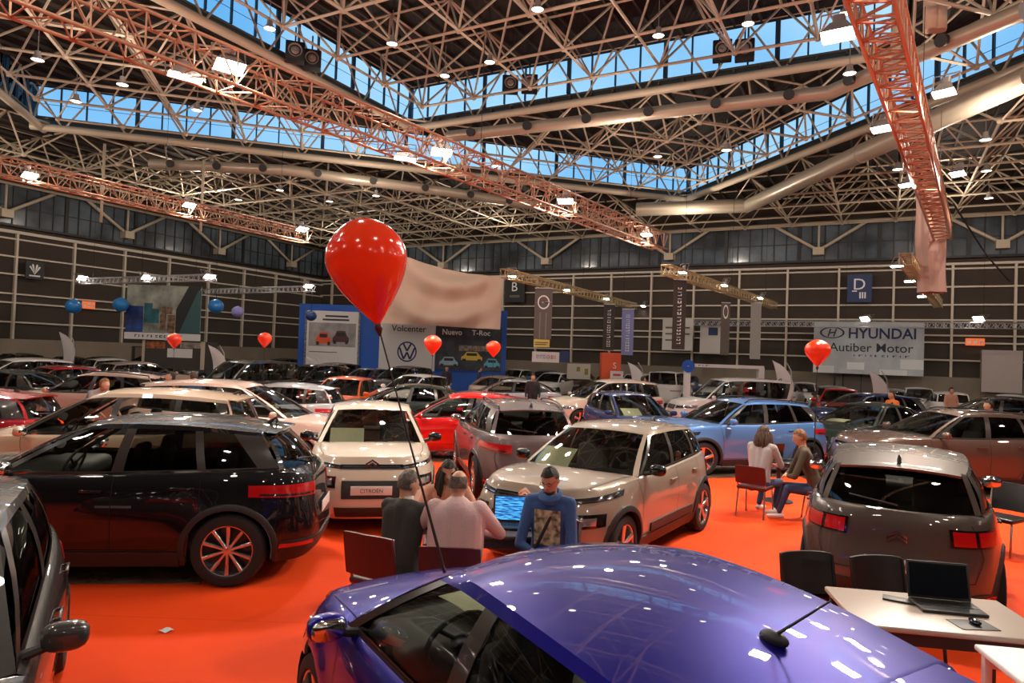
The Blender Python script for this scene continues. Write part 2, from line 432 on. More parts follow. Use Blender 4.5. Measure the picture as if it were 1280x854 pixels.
# ------------------------------------------------------------- hanging trusses
def box_truss(name, p0, p1, w, m, label, bay=None, rc=.03, group=None):
    p0 = Vector(p0); p1 = Vector(p1); L = (p1-p0).length; t = empty(name, p0, 0, label, 'truss', group); d = (p1-p0)/L
    s = d.cross(ZV).normalized(); up = s.cross(d).normalized(); bay = bay or w*.62
    cor = [(-1,-1),(1,-1),(1,1),(-1,1)]
    for a, b in cor:
        mb = MB(); o = s*a*w/2+up*b*w/2; mb.tube(o, o+d*L, rc, 8); mb.build('chord', m, t)
    lc = MB(); n = max(2, int(L/bay))
    for i in range(n):
        x0, x1 = L*i/n, L*(i+1)/n
        for k in range(4):
            (a0, b0), (a1, b1) = cor[k], cor[(k+1)%4]
            A = s*a0*w/2+up*b0*w/2; B_2 = s*a1*w/2+up*b1*w/2
            if i % 2: A, B_2 = B_2, A
            lc.tube(A+d*x0, B_2+d*x1, rc*.5, 5, cap=False)
            if i % 2 == 0: lc.tube(A+d*x0, B_2+d*x0, rc*.5, 5, cap=False)
    lc.build('lacing', m, t)
    # hanging wires
    for i in (.12,.5,.88):
        mb = MB(); p = d*L*i+up*w/2; mb.tube(p, p+ZV*(10.65-(p0+p).z), .008, 4); mb.build('wire', m_black, t)
    return t, p0, d, s, up, L
TR = {}
def truss_px(key, a, b, h, w, m, label, ext=(0,0), rc=.03):
    p0 = Hz(a[0], a[1], h); p1 = Hz(b[0], b[1], h)
    # true to the hall's own direction
    if h and key in ('u2','u4'):
        m_ = (p0+p1)/2; L = (p1-p0).length; q = U if (p1-p0).dot(U) > 0 else -U; p0, p1 = m_-q*L/2, m_+q*L/2
    d = (p1-p0).normalized(); TR[key] = box_truss('lighting_truss', p0-d*ext[0], p1+d*ext[1], w, m, label, rc=rc)
truss_px('u1', (160,40), (818,300), 4.8, .62, m_orange_lit, 'long orange-lit lighting truss running from the upper left above the red balloon', (3.0,.6), .032)
truss_px('u2', (0,214), (398,296), 4.8, .50, m_orange_lit, 'orange-lit lighting truss along the left wall, ending behind the red balloon', (2,0), .028)
truss_px('u3', (1112,60), (1178,290), 4.8, .50, m_orange_lit, 'steep orange-lit lighting truss at the right, above the rolled cloth', (3.5,.2), .034)
truss_px('u4', (612,342), (806,383), 3.5, .36, m_gold, 'pale brass lighting truss over the vertical banners right of the hanging cloth', (0,0), .026)
truss_px('u5', (832,337), (968,382), 3.5, .36, m_gold, 'short brass lighting truss between the orange-lit truss end and the white sign', (0,0), .026)
truss_px('u6', (1132,324), (1173,380), 3.5, .36, m_gold, 'short yellow truss hanging right below the rolled cloth', (0,0), .026)
truss_px('v1', (98,352), (268,347), 3.3, .30, m_alu, 'silver truss above the blue and teal picture banner by the left wall', (0,0), .024)
truss_px('v2', (255,365), (392,361), 3.3, .30, m_alu, 'silver truss between the picture banner and the blue stand', (0,0), .024)
pA, pB = atb(868,404,2.2), atb(1290,404,2.2); pB.z = pA.z
TR['w'] = box_truss('lighting_truss', pA, pB, .3, m_alu, 'long silver truss along the back wall behind the white dealer sign', rc=.022)

m_hot = mat('lamp_face', (1,1,1), .5, emit=(1,.90,.80), es=22)
m_hot2 = mat('lamp_face_small', (1,1,1), .5, emit=(1,.88,.74), es=9)
m_grey = mat('lamp_housing', (.30,.26,.24), .5, .3)
def floodlight(p, w, h, label, tiltto=None, cat='floodlight', face=None, group=None):
    tgt = Vector(tiltto) if tiltto else Vector((p.x*.7, p.y-2.0, 0))
    q = (Vector(tgt)-p).to_track_quat('-Z', 'Y'); t = empty('floodlight', p, 0, label, cat, group); t.rotation_mode = 'QUATERNION'; t.rotation_quaternion = q
    mb = MB(); mb.add([(-w/2,-h/2,0),(w/2,-h/2,0),(w/2,h/2,0),(-w/2,h/2,0),(-w*.25,-h*.25,.2),(w*.25,-h*.25,.2),(w*.25,h*.25,.2),(-w*.25,h*.25,.2)],
        [(0,1,5,4),(1,2,6,5),(2,3,7,6),(3,0,4,7),(4,5,6,7)]); mb.rbox((0,0,.27),(w*.4,h*.5,.16),.03)
    for s_ in (1,-1): mb.tube((s_*w*.56,0,.0),(s_*w*.56,0,.42),.012,6)
    mb.tube((-w*.56,0,.42),(w*.56,0,.42),.012,6); mb.build('housing', m_grey, t)
    mb = MB(); mb.rbox((0,0,.012),(w*.94,h*.92,.02),.01); mb.build('lamp_face', face or m_hot, t)
    return t
LP = []
def fl_px(key, px, py, w, h, label, en=1):
    t, p0, d, s, up, L = TR[key]; q = ray(px, py)
    # nearest point on the truss line to the view ray, then set beside / below it
    r = q.normalized(); w0 = p0-CP; b_ = d.dot(r); x = (b_*r.dot(w0)-d.dot(w0))/(1-b_*b_)
    pt = CP+r*((p0+d*x-CP).dot(r)); 
    floodlight(pt, w, h, label); LP.append((pt, en))
fl_px('u1',287,84,.50,.34,'large glowing floodlight on the long orange-lit truss, upper left',3)
fl_px('u1',232,97,.55,.16,'thin bright strip floodlight under the long orange-lit truss, upper left',1)
fl_px('u1',552,191,.50,.36,'glowing floodlight halfway along the long orange-lit truss',3)
fl_px('u1',506,199,.5,.16,'thin strip floodlight under the middle of the long orange-lit truss',1)
fl_px('u1',707,252,.5,.36,'glowing floodlight near the far end of the long orange-lit truss',2)
fl_px('u1',808,294,.42,.26,'floodlight at the tip of the long orange-lit truss',1)
fl_px('u2',38,220,.42,.26,'floodlight on the left wall truss, nearest the photo edge',2)
fl_px('u2',237,257,.45,.28,'floodlight midway on the left wall truss',2)
fl_px('u2',378,287,.5,.36,'flaring floodlight on the left wall truss beside the red balloon',2)
fl_px('u3',1047,45,.42,.26,'large white floodlight facing the topmost window band, left of the steep orange-lit truss',2)
fl_px('u3',1180,117,.36,.2,'bright floodlight right of the steep orange-lit truss',3)
fl_px('u3',1101,162,.34,.2,'bright floodlight left of the steep orange-lit truss at its middle',2)
fl_px('u3',1197,218,.34,.2,'floodlight right of the steep orange-lit truss, lower half',1)
fl_px('u3',1133,232,.36,.16,'floodlight left of the steep orange-lit truss, lower half',1)
for px, py, l in ((640,346,'first'),(708,363,'second'),(758,374,'third'),(804,383,'last')): fl_px('u4',px,py,.34,.2,'small floodlight on the brass truss over the banners, %s from its left end' % l,.6)
for px, py, l in ((853,341,'left'),(905,357,'middle'),(950,373,'right')): fl_px('u5',px,py,.34,.18,'small floodlight on the short brass truss, the %s one of three' % l,.6)
for px, py, l in ((1121,333,'topmost'),(1137,352,'middle'),(1152,371,'lowest')): fl_px('u6',px,py,.42,.1,'slim strip lamp beside the short yellow truss, the %s of three' % l,.4)
for px, py, l in ((103,348,'left end'),(184,347,'middle'),(262,346,'right end')): fl_px('v1',px,py,.6,.3,'lamp at the %s of the truss over the picture banner' % l,.6)
fl_px('v2',386,358,.6,.3,'violet-white lamp on the truss beside the blue stand',.5)
for px, l in ((1081,'above the dealer sign'),(1223,'right of the dealer sign')): fl_px('w',px,399,.6,.3,'small lamp on the back wall truss '+l,.5)
# high bay lamps in the roof
BAY = [(672,12,10.8),(612,78,10.8),(490,55,10.8),(823,45,10.8),(935,30,10.8),(556,95,10.8),(47,75,9),(95,127,9),(153,106,9),(337,36,10.8),(246,138,9.2),(822,196,9.2),
       (908,188,8.2),(1232,175,8.2),(1233,214,8.2),(1236,248,8.2),(1122,212,8.2),(350,238,8),(412,252,8),(298,250,8),(470,245,8),(1058,16,10.8),(620,208,8.2),(1062,92,9.2)]
for i, (px, py, h) in enumerate(BAY):
    p = Hz(px, py, h); t = empty('high_bay_lamp', p, 0, 'small round ceiling lamp hanging in the roof lattice', 'ceiling lamp', 'small lamps in the roof lattice')
    mb = MB(); mb.lathe([(.02,.30),(.09,.28),(.10,.14),(.20,.0),(.19,-.01)], (0,0,0), 'Z', 16); mb.tube((0,0,.3),(0,0,1.2),.012,5); mb.build('reflector', m_grey, t)
    mb = MB(); mb.lathe([(.001,.01),(.18,.01)], (0,0,0), 'Z', 16); mb.build('lamp_face', m_hot2, t)
# loudspeakers under the top windows
SPK = [(638,103,'left of the pair at the middle of the topmost window band'),(662,102,'right of the pair at the middle of the topmost window band'),(903,60,'left of the pair near the right end of the topmost window band'),
       (931,59,'right of the pair near the right end of the topmost window band'),(369,62,'left of the pair on the left arm of the topmost window band'),(390,72,'right of the pair on the left arm of the topmost window band')]
for px, py, l in SPK:
    p = atb(px, py, 18.2) if px > 500 else ata(px, py, 23.2)
    t = empty('loudspeaker', p, math.atan2(p.y, p.x)+PI/2+PI, 'black loudspeaker cabinet, '+l, 'loudspeaker'); t.rotation_euler.z = math.atan2(p.y, p.x)-PI/2
    mb = MB(); mb.rbox((0,.3,0),(.72,.55,.72),.04); mb.tube((0,.3,.3),(0,.3,1.0),.03,6); mb.build('cabinet', m_black, t)
    mb = MB(); mb.lathe([(.001,-.005),(.08,-.02),(.1,0),(.2,.04),(.24,-.02),(.27,-.02)], (0,0,0), 'Y', 20); mb.build('speaker_cone', m_grey, t)
# ================================================================ CARS
M_TYRE = mat('tyre_rubber', (.012,.012,.013), .75)
M_RIM = mat('alloy', (.62,.62,.64), .22, .95)
M_RIMD = mat('dark_alloy', (.05,.05,.055), .3, .8)
M_TRIM = mat('black_plastic', (.018,.018,.02), .5)
M_GLOSSB = mat('gloss_black', (.006,.006,.007), .12, 0, .8)
M_PILLAR = mat('pillar_black', (.035,.030,.027), .28, 0, .5)  # black lifted to brown-grey: the pillars' reflections are put into the base colour
M_GLASS = glassmat('car_glass', (.80,.84,.80), 1.6)
M_PRIV = glassmat('privacy_glass', (.20,.21,.20), 1.6)
M_LAMP = mat('headlamp_lens', (.55,.57,.6), .12, .75, 1)
M_LAMPD = mat('headlamp_dark', (.05,.05,.055), .15, .6, 1)
M_RED = mat('tail_lamp_red', (.5,.008,.01), .15, .1, 1)
M_CHROME = mat('chrome', (.8,.8,.82), .1, 1)
M_INT = mat('car_interior', (.05,.047,.042), .6)
M_SEAT = mat('seat_fabric', (.08,.073,.068), .85)
M_DARK = mat('wheel_well', (.006,.006,.006), .9)
M_PLATE = mat('plate_white', (.72,.68,.66), .4)
M_INK = mat('plate_ink', (.05,.05,.06), .5)
M_PAPER = mat('paper', (.85,.84,.58), .7)
M_GAP = mat('panel_gap', (.004,.004,.004), .9)

TYPES = {
 'crossover': dict(L=4.17, W=1.73, R=.335, xwf=1.25, xwr=-1.35, n=4.6,
   zs=[(-2.09,1.00),(-1.75,1.06),(-1.1,1.05),(0,1.01),(.75,1.0),(1.2,.995),(1.6,.97),(1.87,.93),(2.09,.86)],
   anch=[(.76,.02,0),(.68,-.06,1),(-.27,-.36,0),(-.37,-.44,1),(-1.08,-1.05,0),(-1.17,-1.13,1),(-1.62,-1.38,0),(-1.9,-1.62,0)],
   zr=[(-1.62,1.40),(-.9,1.46),(-.2,1.465),(.02,1.435)], wr=(.56,.60,.53), cowl=.20, crown=.045, rback=.06),
 'suv': dict(L=4.36, W=1.82, R=.355, xwf=1.26, xwr=-1.38, n=4.6,
   zs=[(-2.18,1.02),(-1.85,1.10),(-1.2,1.09),(0,1.05),(.75,1.05),(1.2,1.03),(1.7,.98),(1.95,.92),(2.18,.80)],
   anch=[(.80,.05,0),(.71,-.04,1),(-.25,-.33,0),(-.36,-.42,1),(-1.05,-.96,0),(-1.13,-1.03,1),(-1.62,-1.30,0),(-1.93,-1.66,0)],
   zr=[(-1.66,1.46),(-.9,1.53),(-.2,1.535),(.05,1.50)], wr=(.58,.63,.56), cowl=.2, crown=.045, rback=.08),
 'hatch': dict(L=3.97, W=1.74, R=.31, xwf=1.16, xwr=-1.38, n=4.4,
   zs=[(-1.985,.95),(-1.65,1.01),(-1.1,.985),(0,.925),(.75,.895),(1.15,.86),(1.55,.79),(1.8,.72),(1.985,.63)],
   anch=[(.82,-.02,0),(.72,-.11,1),(-.30,-.42,0),(-.43,-.52,1),(-1.05,-1.06,0),(-1.13,-1.12,1),(-1.42,-1.28,0),(-1.8,-1.5,0)],
   zr=[(-1.5,1.35),(-.9,1.41),(-.3,1.42),(-.02,1.385)], wr=(.58,.62,.57), cowl=.2, crown=.05, rback=.07),
 'mpv': dict(L=4.4, W=1.80, R=.33, xwf=1.32, xwr=-1.42, n=4.4,
   zs=[(-2.2,1.02),(-1.8,1.09),(-1.2,1.06),(0,1.02),(.9,1.0),(1.3,.97),(1.7,.91),(1.98,.83),(2.2,.72)],
   anch=[(1.05,.12,0),(.96,.04,1),(-.15,-.25,0),(-.25,-.33,1),(-1.05,-1.05,0),(-1.14,-1.13,1),(-1.75,-1.6,0),(-2.02,-1.82,0)],
   zr=[(-1.82,1.54),(-.9,1.61),(-.1,1.60),(.12,1.56)], wr=(.58,.62,.57), cowl=.25, crown=.05, rback=.06),
 'saloon': dict(L=4.55, W=1.80, R=.325, xwf=1.4, xwr=-1.3, n=4.2,
   zs=[(-2.27,.93),(-1.9,1.01),(-1.2,.99),(0,.94),(.8,.93),(1.3,.90),(1.8,.83),(2.05,.76),(2.27,.66)],
   anch=[(.85,.0,0),(.75,-.1,1),(-.25,-.35,0),(-.36,-.44,1),(-1.05,-.95,0),(-1.13,-1.02,1),(-1.42,-1.15,0),(-1.78,-1.25,0)],
   zr=[(-1.25,1.35),(-.7,1.41),(-.2,1.41),(.0,1.375)], wr=(.52,.56,.48), cowl=.2, crown=.045, rback=.1),
 'van': dict(L=4.45, W=1.85, R=.33, xwf=1.35, xwr=-1.4, n=5.5,
   zs=[(-2.22,1.12),(-1.9,1.15),(-1.2,1.12),(0,1.1),(.9,1.08),(1.3,1.04),(1.75,.98),(2.0,.9),(2.22,.78)],
   anch=[(1.1,.35,0),(1.0,.26,1),(-.05,-.12,0),(-.16,-.22,1),(-1.1,-1.1,0),(-1.2,-1.2,1),(-1.72,-1.8,0),(-1.88,-2.05,0)],
   zr=[(-2.05,1.76),(-1.0,1.81),(0,1.80),(.35,1.74)], wr=(.68,.70,.70), cowl=.22, crown=.04, rback=.03),
}
WPROF = [(0,.905),(.1,.945),(.25,.978),(.42,.99),(.58,1.0),(.74,.992),(.86,.972),(.94,.952),(1,.925)]
FPROF = [(0,-.09),(.14,-.015),(.32,0),(.55,-.01),(.75,-.05),(.9,-.12),(1,-.20)]
RPROF = [(0,-.12),(.12,-.03),(.3,0),(.5,-.015),(.7,-.05),(.9,-.065),(1,-.09)]
FC = [0,.14,.28,.42,.56,.69,.80,.87]
Z0 = .20

class Body:
    def __init__(s, T):
        s.T = T; s.L2 = T['L']/2; s.W2 = T['W']/2; s.n = T['n']; s.ra = T['R']+.045
        T['anch'][-1] = (max(T['anch'][-1][0], -.87*s.L2+.04), T['anch'][-1][1], 0)
    def zs(s, x): return stab(s.T['zs'], max(-s.L2, min(s.L2, x)))
    def Lf(s, zn): return s.L2+stab(FPROF, zn)
    def Lr(s, zn): return s.L2+stab(RPROF, zn)
    def W(s, zn): return s.W2*stab(WPROF, zn)
    def zn(s, x, z): return max(0, min(1, (z-Z0)/(s.zs(x)-Z0)))
    def zbot(s, x):
        for xw in (s.T['xwf'], s.T['xwr']):
            if abs(x-xw) < s.ra-1e-6: return max(Z0, s.T['R']+math.sqrt(s.ra**2-(x-xw)**2))
        return Z0
    def front(s, f, z, sgn=1, rear=False):
        """point on the nose (or tail) at width fraction f (<=.87) and height z"""
        sx = -1 if rear else 1; x = sx*s.L2
        for _ in range(4):
            zn = s.zn(x, z); L = s.Lr(zn) if rear else s.Lf(zn)
            x = sx*L*(1-abs(f)**s.n)**(1/s.n)
        return Vector((x, f*s.W(zn)*sgn, z))
    def side(s, x, z, sgn=1):
        zn = s.zn(x, z); L = s.Lf(zn) if x > 0 else s.Lr(zn)
        t = min(.999, abs(x)/L)
        fl = s.flare(x, z)
        return Vector((x, sgn*(s.W(zn)*(1-t**s.n)**(1/s.n)+fl), z))
    def flare(s, x, z):
        v = 0
        for xw in (s.T['xwf'], s.T['xwr']):
            d = math.hypot(x-xw, z-s.T['R'])-s.ra
            v = max(v, .022*math.exp(-(d/.09)**2))
        # door hollow
        if z < .75: v -= .012*math.exp(-((z-.52)/.12)**2)*math.exp(-((x+.05)/.75)**4)
        return v
    def P(s, a, z, rear=False, sgn=1):
        """a in [0,1] across the nose/tail; beyond 1, metres along the side from the corner"""
        if a <= 1: return s.front(.87*a, z, sgn, rear)
        zn = s.zn((-1 if rear else 1)*s.L2*.87, z); L = s.Lr(zn) if rear else s.Lf(zn)
        xc = .87*L; x = (xc-(a-1))*(-1 if rear else 1)
        return s.side(x, z, sgn)
    def nrm(s, fn, a, z):
        e = .01; p = fn(a, z); da = fn(a+e, z)-fn(a-e, z); dz = fn(a, z+e)-fn(a, z-e)
        n = da.cross(dz); n = n.normalized() if n.length > 1e-9 else Vector((0,0,1))
        q = Vector((p.x*.6, p.y, 0))
        return -n if n.dot(q) < 0 else n
    def patch(s, mb, a0, a1, zl, zh, off=.006, na=10, nz=4, rear=False, sgn=1, mi=0, side=False, inset=.012):
        fn = (lambda a, z: s.side(a, z, sgn)) if side else (lambda a, z: s.P(abs(a), z, rear, sgn if a >= 0 else -sgn))
        zl = zl if callable(zl) else (lambda a, v=zl: v); zh = zh if callable(zh) else (lambda a, v=zh: v)
        rows = []
        for i in range(nz+3):
            t = max(0, min(1, (i-1)/nz)); row = []
            for j in range(na+3):
                u = max(0, min(1, (j-1)/na)); a = lerp(a0, a1, u); z = lerp(zl(a), zh(a), t)
                edge = i in (0, nz+2) or j in (0, na+2)
                o = -inset if edge else off
                row.append(fn(a, z)+s.nrm(fn, a, z)*o)
            rows.append(row)
        mb.grid(rows, mi, True)
    def ribbon(s, mb, pts, w=.006, off=.0025, sgn=1, mi=0, fn=None):
        """thin line on the body side through (x, z) points"""
        fn = fn or (lambda x, z: s.side(x, z, sgn)); dense = []
        for (x0, z0), (x1, z1) in zip(pts, pts[1:]):
            k = max(2, int(math.hypot(x1-x0, z1-z0)/.06))
            dense += [(lerp(x0,x1,i/k), lerp(z0,z1,i/k)) for i in range(k)]
        dense.append(pts[-1]); A = []; B = []
        for i, (x, z) in enumerate(dense):
            q0 = dense[max(0,i-1)]; q1 = dense[min(len(dense)-1,i+1)]; d = Vector((q1[0]-q0[0], q1[1]-q0[1])).normalized(); n2 = Vector((-d.y, d.x))*w/2
            nn = s.nrm(fn, x, z)*off
            A.append(fn(x+n2.x, z+n2.y)+nn); B.append(fn(x-n2.x, z-n2.y)+nn)
        mb.grid([A, B], mi, True)

def coons(top, bot, lef, rig, bump=None):
    """top/bot: lists nu (u along), lef/rig lists nv from top to bottom"""
    nu = len(top); nv = len(lef); rows = []
    for j in range(nv):
        v = j/(nv-1); row = []
        for i in range(nu):
            u = i/(nu-1)
            p = top[i]*(1-v)+bot[i]*v+lef[j]*(1-u)+rig[j]*u-(top[0]*(1-u)*(1-v)+top[-1]*u*(1-v)+bot[0]*(1-u)*v+bot[-1]*u*v)
            if bump: p = p+Vector((0,0,bump(u, v)))
            row.append(p)
        rows.append(row)
    return rows

def car_shell(T):
    """returns dict of MB: paint, windscreen, rear_window, glass lists, etc. and the Body"""
    B = Body(T); an = T['anch']; xA = an[0][0]; xD = an[-1][0]
    xcf = .87*B.L2; xcr = -.87*B.L2
    xs = set()
    for xw in (T['xwf'], T['xwr']):
        for k in range(0, 13):
            th = PI*k/12; xs.add(round(xw+B.ra*math.cos(th)*(1 if k not in (0,12) else 1.0), 4))
        xs.add(round(xw+B.ra*.992, 4)); xs.add(round(xw-B.ra*.992, 4)); xs.add(round(xw+B.ra*.88,4)); xs.add(round(xw-B.ra*.88,4))
    for a in an: xs.add(a[0])
    x = T['xwr']+B.ra
    for k in range(1, 14): xs.add(round(lerp(T['xwr']+B.ra, T['xwf']-B.ra, k/14), 4))
    for k in range(0, 4): xs.add(round(lerp(xcf, T['xwf']+B.ra, k/4), 4)); xs.add(round(lerp(xcr, T['xwr']-B.ra, k/4), 4))
    xs = sorted(xs, reverse=True); keep = []
    anx = [a[0] for a in an]
    for v in xs:
        if keep and abs(keep[-1]-v) < .018:
            if v in anx: keep[-1] = v
            continue
        keep.append(v)
    xs = [v for v in keep if xcr-1e-4 <= v <= xcf+1e-4]
    xs[0] = xcf; xs[-1] = xcr
    rows_t = [0,.05,.13,.24,.36,.48,.6,.7,.79,.86,.92,.965,1]
    cf1 = .87*B.Lf(1); cr1 = -.87*B.Lr(1)
    def col(kind, val):
        out = []
        for t in rows_t:
            if kind == 'f': zt = B.zs(B.L2*.97*(1-val**B.n)**(1/B.n)); z = lerp(Z0, zt, t); out.append(B.front(val, z))
            elif kind == 'r': zt = B.zs(-B.L2*.97*(1-val**B.n)**(1/B.n)); z = lerp(Z0, zt, t); out.append(B.front(val, z, 1, True))
            else:
                x = val; zt = B.zs(x); z = lerp(B.zbot(x), zt, t); zn = B.zn(x, z)
                # slide end columns with the corner
                if x > T['xwf']+B.ra: w = (x-(T['xwf']+B.ra))/(xcf-(T['xwf']+B.ra)); x = x+(.87*B.Lf(zn)-xcf)*w
                if x < T['xwr']-B.ra: w = ((T['xwr']-B.ra)-x)/((T['xwr']-B.ra)-xcr); x = x+(-.87*B.Lr(zn)-xcr)*w
                if z < B.zbot(x)-1e-4 and t == 0: z = B.zbot(x)
                out.append(B.side(x, z))
        return out
    cols = [('f', f) for f in FC[:-1]]+[('s', x) for x in xs]+[('r', f) for f in FC[:-1][::-1]]
    G = [col(*c) for c in cols]
    paintmb = MB()
    mir = lambda p: Vector((p.x, -p.y, p.z))
    rows = list(map(list, zip(*G)))
    paintmb.grid(rows, 0, True); paintmb.grid([[mir(p) for p in r] for r in rows], 0, True)
    sh = [g[-1] for g in G]; nF = len(FC)-1
    iA = nF+min(range(len(xs)), key=lambda i: abs(xs[i]-xA)); iD = nF+min(range(len(xs)), key=lambda i: abs(xs[i]-xD))
    ins = .03
    belt = {}
    for i in range(iA, iD+1): p = sh[i]; belt[i] = Vector((p.x, p.y-ins, p.z+.014))
    # windscreen base / rear window base
    bA, bD = belt[iA], belt[iD]
    def base(corner, bulge, rise, sgnx):
        pts = []
        for f in FC: u = f/.87; pts.append(Vector((corner.x+sgnx*bulge*(1-u*u), corner.y*u, corner.z+rise*(1-u*u))))
        return pts
    wb = base(bA, T['cowl'], .035, 1); rb = base(bD, T['rback']+(.12 if T['xwr']>-1.29 else .16), .0, -1)
    full = lambda half: [mir(p) for p in half[::-1]][:-1]+half   # right .. left
    # hood
    fe = full(sh[:nF+1]); hs = sh[nF:iA+1]
    hb = full([p.copy() for p in wb])
    hb[0] = mir(sh[iA]); hb[-1] = sh[iA].copy()
    hood = coons(fe, hb, [mir(p) for p in hs], hs, lambda u, v: .045*math.sin(PI*u)**.5*math.sin(PI*min(1, v*1.0))**.6 if 0 < v < 1 and 0 < u < 1 else 0)
    paintmb.grid(hood, 0, True)
    # ledge beside glass
    lf = [[sh[i] for i in range(iA, iD+1)], [belt[i] for i in range(iA, iD+1)]]
    paintmb.grid(lf, 0, True); paintmb.grid([[mir(p) for p in r] for r in lf], 0, True)
    # tail deck
    re_ = full(sh[::-1][:nF+1]); ts = sh[iD:len(sh)-nF][::-1]
    rbb = full([p.copy() for p in rb]); rbb[0] = mir(sh[iD]); rbb[-1] = sh[iD].copy()
    deck = coons(re_, rbb, [mir(p) for p in ts], ts, lambda u, v: .02*math.sin(PI*u)*math.sin(PI*v))
    paintmb.grid(deck, 0, True)
    # roof loop
    zr = T['zr']; w0, w1, w2 = T['wr']; xrf = an[0][1]; xrr = an[-1][1]
    def rail(x):
        t = (xrf-x)/(xrf-xrr); w = w0*(1-t)**2+2*(2*w1-.5*(w0+w2))*t*(1-t)+w2*t*t
        return Vector((x, w, stab(zr, x)))
    amap = sorted([(a[0], a[1]) for a in an])
    rails = {i: rail(tab(amap, (belt[i].x))) for i in belt}
    cr = T['crown']
    rf = base(rails[iA], .09, cr*.7, 1); rr = base(rails[iD], .05, cr*.8, -1)
    ff = full(rf); bb = full(rr); lft = [mir(rails[i]) for i in range(iA, iD+1)]; rgt = [rails[i] for i in range(iA, iD+1)]
    roof = coons(ff, bb, lft, rgt, lambda u, v: cr*.45*math.sin(PI*u)*math.sin(PI*v))
    paintmb.grid(roof, 0, True)
    B.roofpts = roof; B.hood = hood
    # side glasshouse
    ts_ = [0,.06,.2,.38,.56,.74,.90,1]
    def lift(a, b, t, out): p = a.lerp(b, t); k = .028*math.sin(PI*t); return p+out*k
    sidemb = {}
    segs = []   # glass segments between anchors
    anc = [(nF+min(range(len(xs)), key=lambda i: abs(xs[i]-a[0])), a[2]) for a in an]
    glassidx = set()
    wins = []
    for (i0, g0), (i1, g1) in zip(anc, anc[1:]):
        if g0 == 1: wins.append((i0, i1)); glassidx |= set(range(i0, i1))
    out = Vector((0,1,.25)).normalized()
    rows = [[lift(belt[i], rails[i], t, out) for i in range(iA, iD+1)] for t in ts_]
    nt_ = len(ts_)
    msk = lambda r, c: not (1 <= r < nt_-2 and (c+iA) in glassidx)
    paintmb.grid(rows, 1, True, mask=lambda r, c: msk(r, c) and not r >= nt_-2)
    paintmb.grid(rows, 0, True, mask=lambda r, c: r >= nt_-2)
    mrows = [[mir(p) for p in r] for r in rows]
    paintmb.grid(mrows, 1, True, mask=lambda r, c: msk(r, c) and not r >= nt_-2)
    paintmb.grid(mrows, 0, True, mask=lambda r, c: r >= nt_-2)
    glass = []
    for (i0, i1) in wins:
        for sgn in (1, -1):
            g = MB(); off = Vector((0,-.008,0))
            rr_ = [[(p+off if sgn > 0 else mir(p+off)) for p in r[i0-iA:i1-iA+1]] for r in rows[1:nt_-1]]
            g.grid(rr_, 0, True); glass.append((g, sgn, (i0, i1)))
    # windscreen
    def screen(bcurve, rcurve, ox):
        bl = full(bcurve); rl = full(rcurve); o = Vector((ox, 0, .5)).normalized()
        tt = [0,.05,.2,.4,.6,.8,.95,1]
        rows = [[b.lerp(r, t)+o*.03*math.sin(PI*t) for b, r in zip(bl, rl)] for t in tt]; n = len(bl)
        paintmb.grid(rows, 0, True, mask=lambda r, c: c == 0 or c == n-2 or r == len(tt)-2)
        g = MB(); oo = o*-.006
        g.grid([[p+oo for p in r[1:n-1]] for r in rows[:len(tt)-1]], 0, True)
        return g, rows
    ws, wrows = screen(wb, rf, 1.0); rw, rrows = screen(rb, rr, -1.0)
    B.wb, B.rb, B.rf, B.rr = wb, rb, rf, rr; B.wrows, B.rrows = wrows, rrows
    B.iA, B.iD, B.xs, B.nF, B.belt, B.rails = iA, iD, xs, nF, belt, rails
    return B, paintmb, ws, rw, glass

